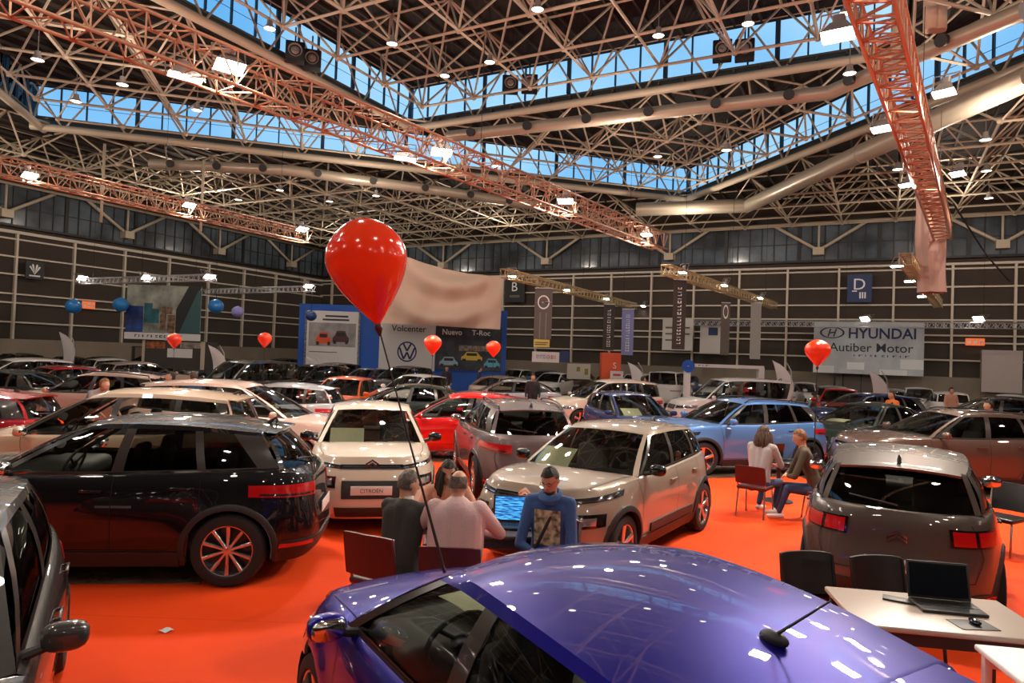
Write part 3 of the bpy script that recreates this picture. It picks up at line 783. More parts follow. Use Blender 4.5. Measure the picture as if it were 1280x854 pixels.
def tyre_mb(R0, w=.215):
    mb = MB(); h = w/2
    prof = [(R0*.66,-h*.8),(R0*.72,-h*.98),(R0*.84,-h),(R0*.94,-h*.93),(R0*.985,-h*.72),(R0,-h*.4),(R0,h*.4),(R0*.985,h*.72),(R0*.94,h*.93),(R0*.84,h),(R0*.72,h*.98),(R0*.66,h*.8)]
    mb.lathe(prof, (0,0,0), 'Y', 36); 
    for k in (-.2,.2): mb.lathe([(R0*1.001,h*(k-.03)),(R0*.99,h*k),(R0*1.001,h*(k+.03))], (0,0,0), 'Y', 36)
    return mb
def rim_mb(R0, n=5, w=.215, style=0):
    mb = MB(); h = w/2; r = R0*.69
    mb.lathe([(r,-h*.6),(r*.94,-h*.5),(r*.92,h*.6),(r*.96,h*.86),(r*1.02,h*.9),(r,h*.7)], (0,0,0), 'Y', 36, 0)
    mb.lathe([(0.001,h*.1),(r*.93,h*.1)], (0,0,0), 'Y', 28, 1)
    mb.lathe([(0.001,h*.80),(r*.13,h*.78),(r*.2,h*.62),(r*.2,h*.2)], (0,0,0), 'Y', 20, 0)
    for k in range(n):
        th = 2*PI*k/n+PI/2
        for dd in ((0,) if style == 0 else (-.13, .13)):
            a = th+dd; wi = (.028 if n < 8 else .014) if style == 0 else .014; wo = (.040 if n < 8 else .021) if style == 0 else .016
            c, s_ = math.cos(a), math.sin(a); t = Vector((-s_, 0, c)); d = Vector((c, 0, s_))
            a0 = d*(r*.12)+Vector((0,h*.68,0)); a1 = d*(r*.96)+Vector((0,h*.82,0))
            if style: a0 = Vector((math.cos(th),0,math.sin(th)))*(r*.12)+Vector((0,h*.68,0))
            vs = []
            for p, w2 in ((a0, wi), (a0.lerp(a1,.5)+Vector((0,-.004,0)), (wi+wo)/2), (a1, wo)):
                vs += [p-t*w2, p-t*w2*.5+Vector((0,.010,0)), p+t*w2*.5+Vector((0,.010,0)), p+t*w2, p+t*w2-Vector((0,.03,0)), p-t*w2-Vector((0,.03,0))]
            fs = []
            for q in (0, 6): fs += [(q+i, q+(i+1)%6, q+6+(i+1)%6, q+6+i) for i in range(6)]
            mb.add(vs, fs, 0, False)
    return mb

def make_car(kind, front='bar', lamp='split', arch=True, spokes=5, style=0, rimm=None, rails=False, cladding=True, interior=True,
             roofblack=False, antenna='stub', privacy=True, plate_text=None, name='car', chevron=False, badge=None):
    T = TYPES[kind]; B, pm, ws, rw, glass = car_shell(T)
    root = empty(name)
    rimm = rimm or M_RIM
    pm.build('body', [MATS['paint_base'], M_PILLAR], root)
    ws.build('windscreen', M_GLASS, root); rw.build('rear_window', M_PRIV if privacy else M_GLASS, root)
    wi = 0
    for g, sgn, (i0, i1) in glass:
        rearw = i0 > B.iA+3
        g.build('side_window', M_PRIV if (rearw and privacy and B.xs[i0-B.nF] < -.3) else M_GLASS, root)
    # underbody, wheel wells
    ub = MB(); W2, L2 = B.W2, B.L2
    pts = [(.95*L2,.25),(.80*L2,.2)]
    ub.box((0,0,.24), (T['L']*.86, T['W']*.70, .1)); ub.box((0,0,.30), (T['xwf']-T['xwr']-2*B.ra, T['W']*.88, .2))
    ub.box((L2*.78,0,.42),(L2*.22,T['W']*.6,.4)); ub.box((-L2*.8,0,.42),(L2*.22,T['W']*.6,.4))
    for xw in (T['xwf'], T['xwr']):
        for sg in (1,-1):
            rows = []
            for y, rr in ((W2-.03, B.ra+.01), (W2-.36, B.ra+.01), (W2-.361, .02)):
                rows.append([Vector((xw+rr*math.cos(PI*k/14*1.12-.19), sg*y, T['R']+rr*math.sin(PI*k/14*1.12-.19))) for k in range(15)])
            ub.grid(rows, 0, True)
    ub.build('underbody', M_DARK, root)
    # wheels
    ty = tyre_mb(T['R']); rm = rim_mb(T['R'], spokes, style=style); tme = ty.mesh('tyre', M_TYRE); rme = rm.mesh('rim', [rimm, M_RIMD])
    for xw in (T['xwf'], T['xwr']):
        for sg in (1,-1):
            o = bpy.data.objects.new('wheel', tme); C.objects.link(o); o.parent = root; o.location = (xw, sg*(W2-.115), T['R'])
            o.rotation_euler = (0,0,0 if sg > 0 else PI)
            r_ = bpy.data.objects.new('rim', rme); C.objects.link(r_); r_.parent = o
    zh = lambda x: B.zs(x)
    # cladding: arches and sills
    if arch:
        for xw in (T['xwf'], T['xwr']):
            for sg in (1,-1):
                mb = MB(); rows = []
                for dr, of in ((-.004,-.03),(-.004,.012),(.03,.016),(.055,.010),(.06,-.01)):
                    row = []
                    for k in range(25):
                        th = -.28+(PI+.56)*k/24; rr = B.ra+dr; x = xw+rr*math.cos(th); z = max(Z0-.005, T['R']+rr*math.sin(th))
                        row.append(B.side(x, z, sg)+Vector((0, sg*of, 0)))
                    rows.append(row)
                mb.grid(rows, 0, True); mb.build('wheel_arch_trim', M_TRIM, root)
    if cladding:
        for sg in (1,-1):
            mb = MB(); x0, x1 = T['xwr']+B.ra+.05, T['xwf']-B.ra-.05
            B.patch(mb, x0, x1, Z0-.005, .34, .012, 16, 3, sgn=sg, side=True); mb.build('sill_cladding', M_TRIM, root)
            if kind == 'crossover':
                mb = MB(); B.patch(mb, -.85, .55, .36, .46, .016, 12, 3, sgn=sg, side=True); mb.build('door_cladding', M_TRIM, root)
    # door gaps and handles
    for sg in (1,-1):
        mb = MB(); bx = T['anch'][2][0]-.05; zt = lambda x: B.zs(x)-.004
        fx = T['xwf']-B.ra-.06; rx = T['anch'][4][0]-.05
        B.ribbon(mb, [(fx+.05, zt(fx+.05)), (fx, .75), (fx-.02, .36), (bx, .36), (bx, zt(bx))], sgn=sg)
        B.ribbon(mb, [(bx, .36), (rx+.28, .36), (rx+.1, .6), (rx, .75), (rx, zt(rx))], sgn=sg)
        mb.build('panel_gap', M_GAP, root)
        for hx in (bx+.18, rx+.17):
            hb = MB(); hz = B.zs(hx)-.13; p = B.side(hx, hz, sg)
            hb.rbox(p+Vector((0, sg*.022, 0)), (.20, .02, .028), .008); hb.rbox(p+Vector((.085, sg*.01, 0)), (.02, .03, .02), .005); hb.rbox(p+Vector((-.085, sg*.01, 0)), (.02, .03, .02), .005)
            hb.build('door_handle', [MATS['paint_base']], root)
        # waistline strip
        mb = MB(); ii = range(B.iA, B.iD+1)
        mb.grid([[B.belt[i]+Vector((0,.004,-.004)) if sg > 0 else Vector((B.belt[i].x,-B.belt[i].y-.004,B.belt[i].z-.004)) for i in ii],
                 [B.belt[i]+Vector((0,.002,.018)) if sg > 0 else Vector((B.belt[i].x,-B.belt[i].y-.002,B.belt[i].z+.018)) for i in ii]], 0, True)
        mb.build('window_strip', M_CHROME if badge == 'chrome' else M_TRIM, root)
        # mirror
        mb = MB(); bp = B.belt[B.iA]; c = Vector((bp.x-.17, sg*(bp.y+.165), bp.z+.07))
        mb.ell(c, (.12,.20,.135), 0, None, 16, 10, .75)
        mb.tube((c.x+.02, sg*(bp.y-.02), bp.z+.005), (c.x, sg*(bp.y+.12), c.z-.03), .028, 8, 1, .022)
        mb.ell(c+Vector((-.028,0,0)), (.085,.175,.11), 2, None, 14, 8, .7)
        mb.build('door_mirror', [M_GLOSSB if chevron else MATS['paint_base'], M_TRIM, M_CHROME], root)
    if rails:
        for sg in (1,-1):
            mb = MB(); pts = []
            idx = [i for i in range(B.iA, B.iD+1)]
            for k, i in enumerate(idx):
                p = B.rails[i]; e = min(k, len(idx)-1-k); h = .045 if e > 1 else (.0 if e == 0 else .03)
                pts.append(Vector((p.x, sg*(p.y-.045), p.z+.012+h)))
            mb.path(pts, .014, 8); mb.build('roof_rail', M_CHROME if rails == 'chrome' else M_TRIM, root)
    # ---- nose
    zt = B.zs(L2*.93)
    if lamp == 'split':
        for sg in (1,-1):
            mb = MB(); B.patch(mb, .52, 1.42, lambda a: zt-.085+.06*(a-.5), lambda a: zt-.045+.085*(a-.5), .008, 14, 2, sgn=sg); rl = mb.build('running_light', M_LAMPD, root); mb = MB(); B.patch(mb, .56, 1.36, lambda a: zt-.077+.06*(a-.5), lambda a: zt-.066+.065*(a-.5), .012, 14, 1, sgn=sg); mb.build('lens', M_CHROME, rl)
            mb = MB(); B.patch(mb, .60, 1.16, lambda a: .60+.02*(a-.6), lambda a: .60+.145-.02*abs(a-.9), .010, 10, 4, sgn=sg, mi=0)
            h = MB(); B.patch(h, .66, 1.02, .635, .71, .018, 8, 3, sgn=sg); lo = mb.build('headlight', M_GLOSSB, root); h.build('lens', M_LAMP, lo)
        mb = MB(); B.patch(mb, -.55, .55, zt-.085, zt-.035, .012, 22, 2); g = mb.build('grille', M_GLOSSB, root)
        mb = MB(); B.patch(mb, -.5, .5, zt-.064, zt-.054, .018, 18, 1); mb.build('chrome_bar', M_CHROME, g)
    else:
        for sg in (1,-1):
            mb = MB(); B.patch(mb, .60, 1.38, lambda a: zt-.17+.05*(a-.6), lambda a: zt-.055+.05*(a-.6), .008, 14, 4, sgn=sg); hl = mb.build('headlight', M_LAMP, root)
            mb = MB(); B.patch(mb, .66, 1.2, lambda a: zt-.14+.05*(a-.6), lambda a: zt-.10+.05*(a-.6), .012, 10, 2, sgn=sg); mb.build('lens', M_GLOSSB, hl)
        mb = MB(); B.patch(mb, -.5, .5, zt-.21, zt-.05, .006, 18, 4); g = mb.build('grille', M_GLOSSB, root)
        mb = MB()
        for k in range(3): B.patch(mb, -.46, .46, zt-.19+.045*k, zt-.175+.045*k, .014, 16, 1)
        mb.build('grille_bars', M_CHROME, g)
    mb = MB(); B.patch(mb, -.62, .62, .24, .36, .012, 18, 3); B.patch(mb, -.5, .5, *((.47,.69) if kind == 'crossover' else (.385,.55)), .008, 16, 3); li = mb.build('lower_intake', M_TRIM, root)
    for sg in (1,-1):
        mb = MB(); B.patch(mb, .78, 1.1, .30, .40, .012, 6, 3, sgn=sg); fo = mb.build('fog_lamp', M_TRIM, root)
        mb = MB(); c = B.P(.9, .35, sgn=sg); mb.lathe([(.001,.02),(.035,.02),(.04,0)], c, 'X', 14); mb.build('lens', M_LAMP, fo)
    pz = .575 if kind == 'crossover' else .47; pc = B.P(0, pz)
    mb = MB(); mb.rbox(pc+Vector((.022,0,0)), (.012,.52,.115), .004)
    if plate_text: text_mesh(mb, plate_text, pc+Vector((.03,0,0)), (0,1,0), (0,0,1), .05, 1, .002)
    mb.build('number_plate', [M_PLATE, M_INK], root)
    # bonnet gap
    for sg in (1,-1):
        mb = MB(); P0 = []
        for j in range(1, len(B.hood)-0):
            r_ = B.hood[j]; k = 1 if sg < 0 else len(r_)-2
            P0.append(r_[k])
        a = [p+Vector((0,0,.0025)) for p in P0]; b = [p+Vector((0,.006,.0025)) for p in P0]; mb.grid([a, b], 0, True); mb.build('bonnet_gap', M_GAP, root)
    if chevron:
        mb = MB()
        for k in range(2):
            z = zt-.07+.038*k; 
            for sg in (1,-1):
                p = B.P(0, zt-.05); x = p.x+.012
                q = [(x,0,z+.075),(x,sg*.085,z+.02),(x,sg*.085,z-.005),(x,0,z+.045)]
                mb.poly(q, (.014,0,0))
        mb.build('badge', M_CHROME, root)
        mb = MB(); p = B.front(0, .86, 1, True); 
        for k in range(2):
            z = .80+.036*k
            for sg in (1,-1): mb.poly([(p.x-.005,0,z+.07),(p.x-.005,sg*.08,z+.02),(p.x-.005,sg*.08,z-.003),(p.x-.005,0,z+.042)], (-.016,0,0))
        mb.build('badge', M_CHROME, root)
    # ---- tail
    zt = B.zs(-L2*.95)
    if chevron:
        for sg in (1,-1):
            mb = MB(); B.patch(mb, .55, 1.12, zt-.21, zt-.06, .010, 12, 3, rear=True, sgn=sg); tl = mb.build('tail_light', M_GLOSSB, root)
            mb = MB(); B.patch(mb, .58, .80, zt-.195, zt-.075, .018, 6, 3, rear=True, sgn=sg); B.patch(mb, .84, 1.08, zt-.195, zt-.075, .018, 6, 3, rear=True, sgn=sg); mb.build('lens', M_RED, tl)
    else:
        for sg in (1,-1):
            mb = MB(); B.patch(mb, .52, 1.30, lambda a: zt-.22+.05*(a-.5), lambda a: zt-.085+.02*(a-.5), .010, 14, 3, rear=True, sgn=sg); tl = mb.build('tail_light', M_RED, root)
            mb = MB(); B.patch(mb, .6, 1.2, lambda a: zt-.205+.05*(a-.5), lambda a: zt-.185+.05*(a-.5), .015, 14, 1, rear=True, sgn=sg); mb.build('lens', M_LAMPD, tl)
    mb = MB(); B.patch(mb, -1.0, 1.0, Z0+.01, .42, .012, 24, 3, rear=True); mb.build('rear_bumper', M_TRIM if cladding else MATS['paint_base'], root)
    for sg in (1,-1):
        mb = MB(); B.patch(mb, .7, 1.05, .36, .395, .018, 8, 1, rear=True, sgn=sg); mb.build('reflector', M_RED, root)
    pz = .60 if kind != 'suv' else .66; pc = B.P(0, pz, True)
    mb = MB(); mb.rbox(pc+Vector((-.02,0,0)), (.012,.52,.115), .004)
    if plate_text: text_mesh(mb, plate_text, pc+Vector((-.028,0,0)), (0,-1,0), (0,0,1), .05, 1, .002)
    mb.build('number_plate', [M_PLATE, M_INK], root)
    mb = MB(); q = lambda y, z: B.P(abs(y)/(.87*B.W2), z, True, 1 if y >= 0 else -1)
    B.ribbon(mb, [(.60,zt-.02),(.66,zt-.3),(.60,.52),(-.60,.52),(-.66,zt-.3),(-.60,zt-.02)], fn=q); mb.build('tailgate_gap', M_GAP, root)
    # wiper, spoiler
    mb = MB(); r = B.rrows[1]; m = len(r)//2; p = r[m]+Vector((-.02,0,.02)); mb.path([p, p+Vector((-.015,.12,.02)), B.rrows[2][m+4]+Vector((-.02,0,.0))], .008, 6); mb.build('rear_wiper', M_TRIM, root)
    if kind not in ('saloon', 'van'):
        mb = MB(); full = [Vector((p.x,-p.y,p.z)) for p in B.rr[::-1]][:-1]+B.rr
        a = [p+Vector((.03,0,.004)) for p in full]; b = [p+Vector((-.13,0,-.012)) for p in full]; c = [p+Vector((-.12,0,-.035)) for p in full]; d = [p+Vector((-.0,0,-.045)) for p in full]
        for L_ in (b, c):
            for P_ in (L_[0], L_[-1]): P_.y *= .95
        mb.grid([a[1:-1], b[1:-1], c[1:-1], d[1:-1]], 0, True); mb.build('spoiler', MATS['paint_base'], root)
    if antenna:
        mb = MB(); m = len(B.roofpts[0])//2; p = B.roofpts[-7 if antenna == 'rod' else -4][m]
        if antenna == 'rod':
            mb.ell(p+Vector((0,0,.012)), (.11,.055,.05), 0); mb.path([p+Vector((0,0,.02)), p+Vector((-.20,0,.20))], [.006,.003], 6)
        else: mb.path([p+Vector((.05,0,-.005)), p+Vector((.0,0,.03)), p+Vector((-.05,0,.07)), p+Vector((-.06,0,.0))], [.018,.02,.008,.02], 8)
        mb.build('antenna', M_TRIM, root)
    if interior:
        mb = MB(); zf = .34; bz = B.belt[B.iA].z; xA = T['anch'][0][0]
        mb.rbox(((T['xwf']+T['xwr'])/2-.1,0,.42), (2.9,T['W']*.8,.22), .05); 
        mb.rbox((xA-.18,0,bz-.11), (.55,T['W']*.74,.2), .07); mb.rbox((xA+.06,0,bz-.07),(.3,T['W']*.6,.1),.03)
        mb.rbox((xA-.38,.36,bz-.07), (.12,.34,.1), .04); mb.rbox((T['anch'][-1][0]+.33,0,B.zs(-1.3)-.08),(.5,T['W']*.62,.03),.01)
        mb.build('dashboard', M_INT, root)
        for x, yy in ((-.10,.36),(-.10,-.36),(-.98,.38),(-.98,-.38)):
            mb = MB(); M = Matrix.Rotation(R(-14), 3, 'Y')
            mb.rbox((x+.12,yy,.60), (.50,.48,.16), .06); mb.rbox((x-.17,yy,.90), (.13,.46,.60), .06, 0, M); mb.rbox((x-.26,yy,1.24), (.09,.26,.17), .04, 0, M)
            mb.build('seat', M_SEAT, root)
        mb = MB(); c = Vector((xA-.50,.36,bz+.02)); M = Matrix.Rotation(R(66), 3, 'Y')
        ring = [c+M @ Vector((.18*math.cos(2*PI*k/20), .18*math.sin(2*PI*k/20), 0)) for k in range(21)]; mb.path(ring, .014, 8)
        for k in (0, 7, 13): mb.tube(c, ring[k], .012, 6)
        mb.ell(c, (.10,.12,.06), 0, M); mb.build('steering_wheel', M_INT, root)
        mb = MB(); p = B.wrows[-2][len(B.wrows[-2])//2]+Vector((-.06,0,-.05)); mb.rbox(p, (.03,.22,.06), .02); mb.build('rear_view_mirror', M_INT, root)
    else:
        mb = MB(); mb.rbox((-.3,0,.75), (T['L']*.55,T['W']*.7,.5), .1); mb.build('cabin_floor', M_INT, root)
    root['kindname'] = kind
    return root, B

def lod_car(kind, name):
    """small distant car: one mesh, slots paint, black, glass, tyre, alloy, lamp, red, dark"""
    T = TYPES[kind]; B, pm, ws, rw, glass = car_shell(T)
    mb = MB(); mb.v = pm.v; mb.f = pm.f; mb.m = pm.m; mb.s = pm.s
    def join(o, mi):
        b = len(mb.v); mb.v += o.v
        for f in o.f: mb.f.append([i+b for i in f])
        mb.m += [mi]*len(o.f); mb.s += o.s
    join(ws, 2); join(rw, 2)
    for g, sg, _ in glass: join(g, 2)
    t = tyre_mb(T['R']); r_ = rim_mb(T['R'], 5)
    for xw in (T['xwf'], T['xwr']):
        for sg in (1,-1):
            for src, mi in ((t, 3), (r_, 4)):
                b = len(mb.v); mb.v += [(p[0]+xw, sg*p[1]+sg*(B.W2-.115), p[2]+T['R']) for p in src.v]
                for f in src.f: mb.f.append([i+b for i in f])
                mb.m += [mi]*len(src.f); mb.s += src.s
    zt = B.zs(B.L2*.93)
    for sg in (1,-1):
        B.patch(mb, .6, 1.35, zt-.16, zt-.05, .008, 6, 2, sgn=sg, mi=5); B.patch(mb, .55, 1.3, zt-.14+.1, zt, .01, 6, 2, rear=True, sgn=sg, mi=6)
        bp = B.belt[B.iA]; mb.ell(Vector((bp.x-.15, sg*(bp.y+.18), bp.z+.07)), (.15,.24,.16), 0, None, 8, 6)
    B.patch(mb, -.5, .5, zt-.2, zt-.06, .008, 8, 2, mi=1); B.patch(mb, -.6, .6, .26, .5, .008, 8, 2, mi=1)
    mb.box((0,0,.28), (T['L']*.86, T['W']*.8, .2), 7); mb.rbox((-.3,0,.72), (T['L']*.5,T['W']*.7,.45), .1, 7)
    for x in (-.2,-1.1):
        for y in (-.37,.37): mb.rbox((x-.1,y,1.05), (.14,.44,.6), .05, 7)
    return mb.mesh(name, [MATS['paint_base'], M_GLOSSB, M_GLASS, M_TYRE, M_RIM, M_LAMP, M_RED, M_INT])
paint('base', (.4,.4,.4))
def dress(root, pmat):
    """give a copied car its own paint through object-level slots"""
    def rec(o):
        if o.type == 'MESH':
            for s in o.material_slots:
                if s.material and s.material.name.startswith('paint_'):
                    s.link = 'OBJECT'; s.material = pmat
        for ch in KIDS.get(o.name, []): rec(ch)
    rec(root)
# ================================================================ PEOPLE
def remesh_prims(prims, vox):
    mb = MB()
    for p in prims:
        if p[0] == 'c':
            _, a, b, r0, r1, mi = p; a = Vector(a); b = Vector(b); d = b-a; n = 14
            q = d.to_track_quat('Z', 'Y') if d.length > 1e-6 else Quaternion(); L = d.length; rows = []
            for i in range(6):
                t = PI/2*(1-i/5); rows.append((a-q @ Vector((0,0,r0*math.sin(t))), r0*max(.02, math.cos(t))))
            for i in range(1, 4): rows.append((a.lerp(b, i/4), lerp(r0, r1, i/4)))
            for i in range(6):
                t = PI/2*i/5; rows.append((b+q @ Vector((0,0,r1*math.sin(t))), r1*max(.02, math.cos(t))))
            g = [[c+q @ Vector((rr*math.cos(2*PI*k/n), rr*math.sin(2*PI*k/n), 0)) for k in range(n)] for c, rr in rows]
            mb.grid(g, 0, True, closed=True); mb.add(g[0], [tuple(range(n-1,-1,-1))]); mb.add(g[-1], [tuple(range(n))])
        else:
            _, c, dm, M, mi = p; mb.ell(c, dm, 0, M, 20, 14)
    me = mb.mesh('t', []); o = bpy.data.objects.new('t', me); C.objects.link(o)
    m = o.modifiers.new('r', 'REMESH'); m.mode = 'VOXEL'; m.voxel_size = vox
    s = o.modifiers.new('s', 'SMOOTH'); s.factor = .5; s.iterations = 3
    bpy.context.view_layer.update(); dg = bpy.context.evaluated_depsgraph_get()
    out = bpy.data.meshes.new_from_object(o.evaluated_get(dg)); bpy.data.objects.remove(o, do_unlink=True)
    return out
def body(name, prims, mats, vox, parent):
    me = remesh_prims(prims, vox); me.name = name
    for m in mats: me.materials.append(m)
    data = []
    for p in prims:
        if p[0] == 'c': data.append((Vector(p[1]), Vector(p[2]), p[3], p[4], p[5]))
        else: data.append((Vector(p[1]), Vector(p[1]), min(p[2])/2, min(p[2])/2, p[4]))
    segs = [(a, b-a, max((b-a).length_squared, 1e-9), r0, r1, mi) for a, b, r0, r1, mi in data]
    for poly in me.polygons:
        c = poly.center; best = 9; bi = 0
        for a, d, L, r0, r1, mi in segs:
            t = max(0, min(1, (c-a).dot(d)/L)); s = (c-a-d*t).length-(r0+(r1-r0)*t)
            if s < best: best = s; bi = mi
        poly.material_index = bi; poly.use_smooth = True
    o = bpy.data.objects.new(name, me); C.objects.link(o); o.parent = parent; return o
SK = mat('skin', (.52,.27,.17), .5); HAIRD = mat('hair_dark', (.018,.011,.008), .6, noise=(28,.35), bump=(120,1)); HAIRG = mat('hair_grey', (.16,.13,.10), .6, noise=(28,.35), bump=(120,1))
HAIRB = mat('hair_brown', (.10,.04,.02), .55, noise=(28,.35), bump=(120,1)); HAIRO = mat('hair_ginger', (.26,.10,.03), .55, noise=(28,.35), bump=(120,1))
SHOE = mat('shoe_dark', (.02,.018,.018), .5); SHOEW = mat('shoe_white', (.6,.58,.55), .5)
def cloth(n, c, b=(90,.5)): return mat('cloth_'+n, c, .85, bump=b)
def hand(P, wrist, d, side, palm, curl=.5):
    """five fingered hand: wrist point, direction d, side = towards the thumb, palm normal"""
    wrist = Vector(wrist); d = Vector(d).normalized(); side = Vector(side).normalized(); n = Vector(palm).normalized()
    for k in (-1, 0, 1): P.append(('c', wrist+side*.012*k, wrist+d*.075+side*.024*k, .014, .013, 0))
    for k, L in enumerate((.070, .078, .074, .060)):
        b = wrist+d*.085+side*(.031-.020*k); m = b+(d*math.cos(curl)+n*math.sin(curl)).normalized()*L*.55
        e = m+(d*math.cos(curl*2)+n*math.sin(curl*2)).normalized()*L*.5
        P.append(('c', b, m, .0088, .008, 0)); P.append(('c', m, e, .008, .007, 0))
    b = wrist+d*.025+side*.03; m = b+(d*.7+side*.7+n*.2).normalized()*.04; e = m+(d*.9+side*.2+n*.4).normalized()*.032
    P.append(('c', b, m, .012, .010, 0)); P.append(('c', m, e, .010, .008, 0))
def person(label, loc, face, pose, cols, hair=None, hairstyle='short', vox=.012, scale=1, headturn=0, headdown=0, far=False, grp=None, extra=None, fat=1.0, hands=True):
    """pose: dict of joints in the person's own space: +y is where they face"""
    rz = math.atan2(face[1], face[0])-PI/2
    t = empty('person', (loc[0], loc[1], loc[2] if len(loc) > 2 else 0), rz, label, 'person', grp); t.scale = (scale,)*3
    J = {k: Vector(v) for k, v in pose.items()}; P = []
    pel, neck = J['pelvis'], J['neck']; ax = (neck-pel).normalized()
    for sx in (-1, 1):
        sh = J['sh_l' if sx < 0 else 'sh_r']; hip = pel+Vector((sx*.09,0,0)); waist = pel.lerp(neck, .42)+Vector((sx*.075*fat,0,0))
        P += [('c', hip+ax*.02, hip-ax*.01+Vector((0,-.02,0)), .105*fat, .10*fat, 2), ('c', hip+ax*.08, waist, .10*fat, .095*fat, 1),
              ('c', waist, sh.lerp(neck, .42)-ax*.10, .10*fat, .098*fat, 1), ('c', sh-ax*.0, neck-ax*.045, .060, .062, 1)]
        el, wr = J['el_l' if sx < 0 else 'el_r'], J['wr_l' if sx < 0 else 'wr_r']
        P += [('c', sh, el, .062*fat, .050, 1), ('c', el, wr, .050, .034, 1)]
        dr = (wr-el).normalized()
        P.append(('c', wr, wr+dr*.02, .026, .025, 0))
        if hands and not far: hand(P, wr+dr*.03, dr, Vector((-sx,0,.2)), Vector((0,0,-1)), .45)
        else: P.append(('c', wr+dr*.05, wr+dr*.12, .032, .024, 0))
        kn, an = J['kn_l' if sx < 0 else 'kn_r'], J['an_l' if sx < 0 else 'an_r']
        P += [('c', hip, kn, .092, .062, 2), ('c', kn, an+Vector((0,0,.05)), .058, .042, 2)]
        f = Vector(((kn-hip).x*.3, 1, 0)).normalized() if 'foot' not in J else J['foot']
        P += [('c', an+Vector((0,-.03,-.03)), an+f*.16+Vector((0,0,-.045)), .042, .034, 3)]
    P.append(('c', pel.lerp(neck,.2), pel.lerp(neck,.86), .10*fat, .10*fat, 1))
    hc = J['head']; M = (Matrix.Rotation(headturn, 3, 'Z') @ Matrix.Rotation(-headdown, 3, 'X'))
    P.append(('c', neck-ax*.04, hc+M @ Vector((0,-.02,-.05)), .058, .055, 0))
    P.append(('e', hc, (.155,.195,.225), M, 0)); P.append(('e', hc+M @ Vector((0,.03,-.065)), (.115,.13,.12), M, 0))
    P.append(('c', hc+M @ Vector((0,.093,.01)), hc+M @ Vector((0,.112,-.028)), .011, .015, 0))
    for sx in (-1, 1): P.append(('e', hc+M @ Vector((sx*.079,-.005,-.005)), (.022,.045,.062), M, 0))
    P.append(('c', hc+M @ Vector((-.018,.089,-.058)), hc+M @ Vector((.018,.089,-.058)), .009, .009, 0))
    body('body', P, cols, vox, t)
    if hair:
        hb = MB(); n = 26; m = 18; rows = []
        for i in range(m+1):
            th = -PI/2+PI*i/m; row = []
            for k in range(n):
                a = 2*PI*k/n; d = Vector((math.cos(th)*math.sin(a), math.cos(th)*math.cos(a), math.sin(th)))
                wob = 1+.025*math.sin(7*a+3*th)+.02*math.sin(13*a-5*th)
                row.append(hc+M @ Vector((d.x*.0855*wob, d.y*.107*wob-.006, d.z*.122*wob+.006)))
            rows.append(row)
        def msk(i, k):
            th = -PI/2+PI*(i+.5)/m; a = 2*PI*(k+.5)/n; y = math.cos(th)*math.cos(a); z = math.sin(th)
            if hairstyle == 'bald': return z > -.35 and y < .2 and z < .55
            return (y < .15 and z > -.55) or z > (.50 if y > .3 else .12)
        hb.grid(rows, 0, True, closed=True, mask=msk)
        if hairstyle == 'long':
            for k in range(16):
                a = PI*.25+PI*1.5*k/15; b = hc+M @ Vector((math.sin(a)*.08, math.cos(a)*.085, .02)); w = random.uniform(-.015,.015)
                hb.path([b, b+Vector((math.sin(a)*.03, math.cos(a)*.03-.01, -.09)), b+Vector((math.sin(a)*.035+w, math.cos(a)*.04-.02, -.18)), b+Vector((math.sin(a)*.02-w, math.cos(a)*.02-.03, -.27))], [.026,.032,.03,.012], 7)
        ho = hb.build('hair', hair, t); 
    if not far:
        for sx in (-1, 1):
            e = MB(); e.ell(hc+M @ Vector((sx*.032,.088,.012)), (.022,.012,.011)); e.build('eye', mat('eye_dark', (.02,.015,.01), .2), t)
    if extra: extra(t, J, hc, M)
    return t
def seat_pose(lean=.05, armout=.05, table=.78, kneew=.13, feet=.42, hx=.10, hy=.42, h=.50):
    return dict(pelvis=(0,0,h), neck=(0,lean,h+.66), head=(0,lean+.035,h+.80), sh_l=(-.19,lean*.9,h+.585), sh_r=(.19,lean*.9,h+.585),
        el_l=(-.25-armout,lean+.12,table+.07), el_r=(.25+armout,lean+.12,table+.07), wr_l=(-hx-.03,hy-.07,table+.05), wr_r=(hx+.03,hy-.07,table+.05),
        kn_l=(-kneew,.44,h+.02), kn_r=(kneew,.44,h+.02), an_l=(-kneew,feet,.09), an_r=(kneew,feet,.09))
def stand_pose(lean=.02, arm=.0):
    return dict(pelvis=(0,0,.92), neck=(0,lean,1.46), head=(0,lean+.03,1.61), sh_l=(-.185,lean,1.40), sh_r=(.185,lean,1.40), el_l=(-.25,lean+.02,1.12), el_r=(.25,lean+.02,1.12),
        wr_l=(-.24,lean+.12+arm,.90+arm*.6), wr_r=(.24,lean+.12+arm,.90+arm*.6), kn_l=(-.10,.02,.49), kn_r=(.10,.03,.49), an_l=(-.11,-.03,.09), an_r=(.11,.02,.09))

